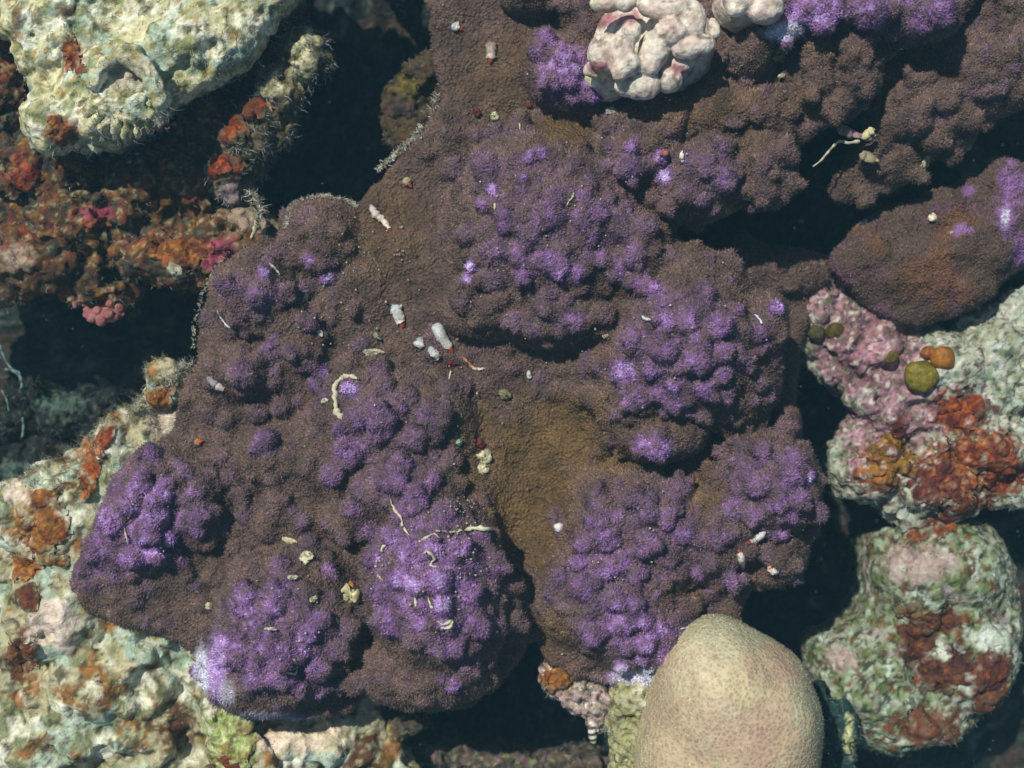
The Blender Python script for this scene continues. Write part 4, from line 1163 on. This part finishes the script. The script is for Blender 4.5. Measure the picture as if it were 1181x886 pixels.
strand('curved_tube', [(414,437),(404,434),(394,437),(387,446),(386,460),(388,472),(394,484)], 3.2, chalk, chalk, 'chalky question mark shaped worm tube curling round a violet knob', 'worm tube', rough_=.35, taper=False)
pebble('coral_chip', 375, 463, 5, 3.5, .3, chalk, 'cream chip left of the question mark shaped tube', 'coral chip', seed=1)
pebble('coral_chip', 431, 407, 12, 4.5, -.05, chalk, 'elongated cream chip left of the trio of white tubes', 'coral chip', seed=2, rough_=.5)
pebble('coral_chip', 558, 528, 8.5, 9, 0, C(216,212,170), 'blocky cream chip with red top on the sheet edge at centre', 'coral chip', seed=3, rough_=.5)
pebble('coral_chip', 557, 541, 7, 6, .3, C(216,212,170), 'lower blocky cream chip touching another at centre', 'coral chip', seed=4, rough_=.5)
pebble('coral_chip', 354, 643, 9, 7, .3, C(222,216,176), 'largest cream chip above the lower left purple dome', 'coral chip', seed=5, rough_=.5)
pebble('coral_chip', 334, 624, 9, 3.6, -.35, C(206,202,160), 'thin cream flake crowning the lower left purple dome', 'coral chip', seed=6, rough_=.4)
pebble('coral_chip', 361, 691, 5, 4, .5, chalk, 'small white chip in the middle of the lower left dome', 'coral chip', seed=7)
pebble('coral_chip', 241, 699, 4.5, 4, 0, chalk, 'lone white speck left of the lower left purple dome', 'coral chip', seed=8)
pebble('coral_chip', 337, 666, 7, 3, 0, C(200,200,160), 'flat cream flake high on the lower left purple dome', 'coral chip', seed=9)
pebble('coral_chip', 312, 727, 7, 3, .1, C(206,206,180), 'cream flake mid way on the lower left purple dome', 'coral chip', seed=10)
pebble('coral_chip', 404, 690, 9, 13, .1, C(206,202,150), 'knobbly yellow cream chip wedged between the two lower domes', 'coral chip', seed=11, rough_=.8)
pebble('coral_chip', 405, 676, 4, 5, .1, C(190,130,60), 'small orange chip above the knobbly cream one between the domes', 'coral chip', seed=12, rough_=.5)
pebble('coral_chip', 528, 392 - 2, 2, 2, 0, bone, 'tiny pale crumb right of the trio of white tubes', 'coral chip', seed=13)
pebble('coral_chip', 570, 134, 4.5, 5.5, .3, C(206,210,160), 'bright yellowish chip at the top of the big upper dome', 'coral chip', seed=14)
pebble('coral_chip', 705, 128, 7, 4, .1, C(206,214,190), 'oval pale green chip under the white nodule cluster', 'coral chip', seed=15)
pebble('coral_chip', 862, 226, 8, 5, .3, C(206,210,180), 'pale cream chip at the lower tip of the upper ridge', 'coral chip', seed=16)
pebble('coral_chip', 583, 455, 7, 6, -.4, C(140,140,100), 'grey green pebble at the top of the ochre valley', 'coral chip', seed=17, hgt=.8)
pebble('coral_chip', 698, 386, 5, 4, .6, C(206,196,160), 'small cream chip in the seam below the big upper dome', 'coral chip', seed=18)
pebble('coral_chip', 610, 432, 3, 5, .1, C(206,206,190), 'slim white chip in the dark seam at centre', 'coral chip', seed=19)
pebble('coral_chip', 529, 510, 4, 3.6, .1, C(150,190,160), 'small mint green pebble left of the ochre valley', 'coral chip', seed=20)
pebble('coral_chip', 898, 62, 10, 8, .5, C(190,196,130), 'lumpy yellow green chip behind the brown knob near the top', 'coral chip', seed=21, rough_=.7)
pebble('coral_chip', 902, 88, 4, 3, 0, chalk, 'small white fleck below the brown knob near the top', 'coral chip', seed=22)
pebble('coral_chip', 1066, 187, 6, 9, -.3, C(190,190,150), 'pale tip chip at the end of the lower terrace', 'coral chip', seed=23, rough_=.5)
pebble('coral_chip', 997, 257, 5, 3.5, 0, C(190,190,180), 'small grey white chip on the left of the right hand plate', 'coral chip', seed=24)
pebble('coral_chip', 204, 312, 10, 12, .2, C(190,190,160), 'cream knob at the lower edge of the red brown rock', 'coral chip', seed=25, rough_=.7)
pebble('coral_chip', 352, 344, 3, 6, -.1, C(206,206,170), 'thin cream chip under the two white violet knobs', 'coral chip', seed=26, rough_=.4)
pebble('coral_chip', 369, 384, 3, 6, .7, C(206,210,190), 'slanting cream chip in the crease of the upper left lobes', 'coral chip', seed=27, rough_=.4)
pebble('coral_chip', 434, 389, 4, 5, .7, C(160,160,140), 'dull grey speck group chip above the elongated cream chip', 'coral chip', seed=28, rough_=.7)
pebble('red_algae_spot', 554, 512, 5, 5, 0, C(110,44,32), 'dark red spot above the blocky cream chip', 'algae')
pebble('red_algae_spot', 610, 121, 4, 2.6, 0, C(130,54,42), 'red spot above the upper dome right of the yellowish chip', 'algae')
pebble('red_algae_spot', 550, 130, 4.5, 4.5, 0, C(106,46,38), 'dull red spot left of the yellowish chip', 'algae')
pebble('red_algae_spot', 521, 419, 5, 4, 0, C(120,40,26), 'brick red spot right of the small cream tube', 'algae')

strand('worm_tube', [(533,412),(541,419),(546,425),(553,426),(560,425)], 2.0, C(180,110,50), C(220,216,200), 'thin hooked thread turning from orange to white right of the white tubes', 'worm tube')
strand('worm_tube', [(520,427),(519,432),(518,438)], 1.5, C(206,206,190), C(220,216,200), 'short white bristle below the hooked thread', 'worm tube')
strand('worm_tube', [(250,358),(256,368),(262,376),(273,384)], 1.2, C(206,206,206), C(220,220,216), 'hair thin white thread along the lower rim of the round left lobe', 'worm tube')
strand('worm_tube', [(310,303),(317,310),(323,317)], 1.8, C(150,140,150), C(226,206,190), 'fine grey thread above the round left lobe', 'worm tube')
strand('worm_tube', [(292,250),(295,258),(293,266),(289,276)], 2.6, C(206,206,170), C(190,180,150), 'upright cream thread beside the coral tip at left', 'worm tube')
strand('worm_tube', [(662,222),(660,228),(655,234),(654,238)], 1.1, chalk, chalk, 'pale crooked thread high on the big upper dome', 'worm tube')
strand('worm_tube', [(599,142),(600,150)], 1.0, chalk, chalk, 'tiny pale bristle at the top of the big upper dome', 'worm tube')
strand('worm_tube', [(571,234),(570,242)], 1.4, chalk, chalk, 'short pale bristle on the left of the big upper dome', 'worm tube')
strand('worm_tube', [(740,364),(744,368),(751,369)], 1.6, C(200,200,200), C(220,220,210), 'small white hooked flake between the upper and right domes', 'worm tube')
strand('worm_tube', [(870,362),(876,368),(879,374)], 1.6, C(180,190,206), C(220,220,220), 'bluish white sliver near the tip of the right dome', 'worm tube')
strand('worm_tube', [(787,174),(786,181),(788,187)], 2.4, C(226,226,200), C(226,226,210), 'white comma shaped flake beside a violet knob on the upper ridge', 'worm tube')
# silky pale webbing on the two lower domes
def web(pts, rad, label): strand('mucus_thread', pts, rad, chalk, C(206,206,170), label, 'mucus thread', 'pale mucus threads on the big lower dome', rough_=.5)
web([(450,575),(455,588),(462,596),(464,606),(472,618)], 1.3, 'pale thread hanging at the upper left of the big lower dome')
web([(482,626),(492,620),(500,616),(506,620)], 1.5, 'pale thread arching over the centre of the big lower dome')
web([(510,612),(520,614),(530,612),(545,610),(562,610),(572,612)], 2.2, 'long crumbly cream thread across the top of the big lower dome')
web([(486,640),(494,636),(500,644),(496,652),(506,654)], 1.4, 'tangled pale thread in the middle of the big lower dome')
web([(440,636),(441,632),(444,628)], 2.0, 'stubby cream thread at the left of the big lower dome')
web([(504,716),(512,720),(522,716),(518,724),(508,724)], 1.3, 'looped pale thread on the lower half of the big lower dome')
web([(478,688),(480,694),(479,700)], 1.4, 'short pale thread below the middle of the big lower dome')
web([(494,688),(496,698),(500,702)], 1.1, 'fine pale hook right of the short thread on the lower dome')
web([(434,660),(438,666),(442,670)], 1.0, 'tiny pale thread at the left flank of the big lower dome')
strand('mucus_thread', [(330,776),(340,777),(342,770),(340,762),(337,760)], 1.4, chalk, chalk, 'pale bracket shaped thread on the lower left dome', 'mucus thread')
strand('mucus_thread', [(388,712),(390,720)], 1.5, chalk, chalk, 'short white thread right on the lower left dome', 'mucus thread')
strand('mucus_thread', [(142,603),(145,616),(148,628)], 1.0, chalk, chalk, 'hair thin white thread on the leftmost violet patch', 'mucus thread')
strand('mucus_thread', [(784,726),(792,724),(800,722),(808,718)], 1.2, C(190,190,200), C(206,206,200), 'thin white line on the purple sheet beside the tan coral head', 'mucus thread')
# crumbs of sediment, too many and too small to lift one by one
cr = []
for (cx_, cy_, sx, sy, n) in [(530,584,14,10,26),(520,620,50,40,40),(500,680,50,50,60),(340,720,60,60,26),(440,650,10,10,14),(170,600,40,50,14),(640,250,110,110,30),(780,420,80,90,20),(720,650,90,90,26),(600,300,250,200,60),(420,300,60,60,26),(460,290,12,10,12),(370,380,60,60,20)]:
    for _ in range(n): cr.append((rng.normal(cx_, sx * .6), rng.normal(cy_, sy * .6)))
Vs, Fs, Cs = [], [], []
oct_v = np.array([[1,0,0],[0,1,0],[-1,0,0],[0,-1,0],[0,0,1],[0,0,-1]], float)
oct_f = np.array([[0,1,4],[1,2,4],[2,3,4],[3,0,4],[1,0,5],[2,1,5],[3,2,5],[0,3,5]])
for i_, (x, y) in enumerate(cr):
    p, n = surf(x, y, [B]); r_ = rng.uniform(.6, 1.7)
    if p[2] < -80: continue
    Vs.append(p + n * (3.0) + oct_v * r_ * rng.uniform(.6, 1.4, (6, 3))); Fs.append(oct_f + 6 * (len(Vs) - 1)); Cs.append(np.tile(C(200, 196, 176) * rng.uniform(.6, 1), (6, 1)))
tag(mesh('sediment_crumbs', np.vstack(Vs), np.vstack(Fs), M_bits, None, (0, 0, 0), np.vstack(Cs)), 'pale crumbs of sediment sprinkled over the violet lobes', 'sediment', kind='stuff')

# dangling whitish shred above the dark hole on the right
base = W(985, 158, 30)
t = thing('algae_shred', 'pale ragged shred with a long dangling thread over the dark hole at upper right', 'algae', base)
def zpath(pts, z): return np.array([W(x, y, z + 3 * math.sin(i * 1.7)) for i, (x, y) in enumerate(smooth_open(pts, 4))])
P = zpath([(938,192),(946,186),(953,178),(960,170),(968,163),(978,165),(990,163)], 26)
V, F, CC = tube(P, np.linspace(1.0, 2.0, len(P)) * rng.uniform(.7, 1.3, len(P)), 6, c=C(190,186,160)); mesh('thread', V, F, M_bits, t, base, CC)
P = zpath([(966,148),(976,152),(988,156),(1000,158),(1010,156)], 28)
V, F, CC = tube(P, np.array([2, 6, 7, 7.5, 6, 7, 6, 5, 4, 3.5, 4, 4.5, 5, 6, 5, 3, 1])[:len(P)], 8, c=C(150,126,120), flat=.4); mesh('blade', V, F, M_bits, t, base, CC)
P = zpath([(996,160),(1003,152),(1009,150)], 32)
V, F, CC = tube(P, [2, 4, 5, 5, 4, 5, 5, 3, 1], 8, c=C(206,200,150), flat=.5); mesh('pale_tip', V, F, M_bits, t, base, CC)
P = zpath([(992,178),(1002,182),(1014,186)], 18)
V, F, CC = tube(P, [2, 6, 7, 8, 7, 6, 5, 3, 1], 8, c=C(150,140,110), flat=.5); mesh('blade', V, F, M_bits, t, base, CC)

# banded chip under the jagged rock
base = W(684, 848, -30)
P = np.array([W(682, 838, -10), W(683, 845, -8), W(684, 852, -9), W(685, 858, -14)])
Pn = np.array([P[0] * (1 - q) + P[-1] * q for q in np.linspace(0, 1, 13)])
V, F, CC = tube(Pn, [1.5, 3, 4.4, 5, 5.2, 5.2, 5.2, 5, 5, 4.6, 4, 3, 1], 8, cols=np.array([C(216,214,196) if (i // 2) % 2 else C(60,60,60) for i in range(13)]))
tag(mesh('striped_shell', V, F, M_bits, None, (0, 0, 0), CC, origin=base), 'small black and white banded shell hanging under the jagged rock chip', 'shell')

# bubble algae
for (px, py, r, c, lab) in [(1062,433,19,C(122,112,30),'largest olive bubble alga on the pink rock'),(1086,414,14,C(150,98,28),'orange brown bubble alga above right of the largest one'),(1027,411,9.5,C(104,88,26),'small olive bubble alga left of the largest one'),
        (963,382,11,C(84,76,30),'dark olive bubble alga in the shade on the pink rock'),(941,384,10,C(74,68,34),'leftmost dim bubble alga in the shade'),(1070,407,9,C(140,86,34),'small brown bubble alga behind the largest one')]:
    p, n = surf(px, py, [A5])
    th, ph = np.meshgrid(np.linspace(0, math.pi, 16), np.linspace(0, 2 * math.pi, 28, endpoint=False), indexing='ij')
    U = np.stack([np.sin(th) * np.cos(ph), np.sin(th) * np.sin(ph), np.cos(th)], -1).reshape(-1, 3)
    s_ = (D - p[2]) / D
    V = p + np.array([0, 0, r * .2]) + U * r * s_ * np.array([1, rng.uniform(.86, .98), .8]) * (1 + .22 * noise(U, .9, int(px)) + .05 * noise(U, .25, int(px)))[:, None]
    F = np.array([[i * 28 + j, (i + 1) * 28 + j, (i + 1) * 28 + (j + 1) % 28, i * 28 + (j + 1) % 28] for i in range(15) for j in range(28)])
    cc = np.array(c) * (1 + .5 * fbm(V, 6, 2, 700 + int(px)))[:, None]
    tag(mesh('bubble_alga', V, F, M_bubble, None, (0, 0, 0), cc, origin=p), lab, 'bubble alga', 'round bubble algae on the right rock')

# pale fringe along the free left margin of the colony
def fringe(pts, n, hmin, hmax, rad, out, label, c=(C(120,112,90), C(220,222,205)), z=None):
    q = smooth_open(pts, 12)
    k_ = rng.integers(0, len(q), n)
    P = []
    for i in k_:
        x, y = q[i] + rng.normal(size=2) * 1.2
        pp, nn = surf(x, y, [B])
        P.append(pp if pp[2] > -60 else W(x, y, -8))
    P = np.array(P)
    nn = np.tile(np.array(out, float), (n, 1)); 
    V, F, CC = hairs(P, nn, greys(*c)(n), hmin, hmax, rad, curl=.6)
    tag(mesh('algae_fringe', V, F, M_turf, None, (0, 0, 0), CC, origin=P[0]), label, 'algae', kind='stuff')
fringe([(331,262),(334,244),(342,232),(365,226),(385,228),(402,232),(412,238)], 380, 2, 7, .75, (-.3,.8,.3), 'pale fringe round the rounded coral tip at upper left')
fringe([(436,196),(450,184),(462,172),(478,158),(486,148)], 420, 2, 9, .9, (-.5,.6,.4), 'thick white fringe on the slanting margin near the top')
fringe([(497,132),(503,120),(505,110)], 60, 4, 12, .8, (-.6,.2,.4), 'small white comb fringe above the slanting margin')
fringe([(262,292),(240,324),(226,366),(222,400)], 160, 2, 5, .6, (-.8,.3,.2), 'faint pale fringe on the left margin of the coral')
fringe([(222,418),(206,430),(190,446),(165,462),(150,474)], 200, 6, 18, .6, (-.6,.7,.2), 'fine pale threads where the left margin meets the rock')
fringe([(296,262),(300,240),(290,225)], 120, 6, 16, .8, (.4,.2,.3), 'pale wisps right of the reddish rock by the coral tip')

# loose pale weed threads in the left gap
def weed(pts, z, r, label):
    P = zpath(pts, z)
    V, F, CC = tube(P, r * rng.uniform(.6, 1.3, len(P)), 5, c=C(96,120,112))
    tag(mesh('weed_strand', V, F, M_turf, None, (0, 0, 0), CC, origin=P[0]), label, 'seaweed')
weed([(0,398),(4,410),(12,424),(22,430),(24,440)], -112, 1.6, 'pale weed thread curling at the left edge, topmost in the gap')
weed([(6,426),(16,428),(24,436),(25,446),(22,450)], -110, 1.8, 'hooked pale weed thread just below the topmost one')
weed([(26,482),(27,492),(26,502),(24,506)], -108, 1.5, 'upright pale weed thread low in the left gap')
weed([(2,450),(8,462),(10,474)], -112, 1.2, 'faint weed thread at the left edge under the hooked one')

# drifting specks in the water
n = 420
px = rng.uniform(0, 1181, n); py = rng.uniform(0, 886, n); zz = rng.uniform(60, 420, n)
Vs = []
for i in range(n):
    Vs.append(W(px[i], py[i], zz[i]) + oct_v * rng.uniform(.25, .7))
V = np.vstack(Vs); F = (np.arange(n)[:, None, None] * 6 + oct_f[None]).reshape(-1, 3)
tag(mesh('drifting_specks', V, F, M_bits, None, (0, 0, 0), np.tile(C(150, 170, 165), (len(V), 1))), 'tiny pale particles drifting in the water', 'plankton', kind='stuff')

# the water itself, slightly milky
def haze(density, colr):
    m = bpy.data.materials.new('water_haze'); m.use_nodes = True
    nt = m.node_tree; nt.nodes.clear()
    out = nt.nodes.new('ShaderNodeOutputMaterial'); pv = nt.nodes.new('ShaderNodeVolumePrincipled')
    pv.inputs['Density'].default_value = density; pv.inputs['Color'].default_value = (*colr, 1); pv.inputs['Anisotropy'].default_value = 0.0
    nt.links.new(pv.outputs[0], out.inputs['Volume'])
    x = 9100 * S; z0 = -1.4; z1 = D * S + 0.15
    v = [(a_, b_, c_) for a_ in (-x, x) for b_ in (-x, x) for c_ in (z0, z1)]
    f = [(0,1,3,2),(4,6,7,5),(0,4,5,1),(2,3,7,6),(0,2,6,4),(1,5,7,3)]
    me = bpy.data.meshes.new('haze'); me.from_pydata(v, [], f); me.update(); me.materials.append(m)
    o = bpy.data.objects.new('haze', me); col.objects.link(o)
    o['kind'] = 'stuff'; o['label'] = 'slightly milky blue green sea water'; o['category'] = 'water'
haze(0.048, (0.32, 0.78, 1.0))
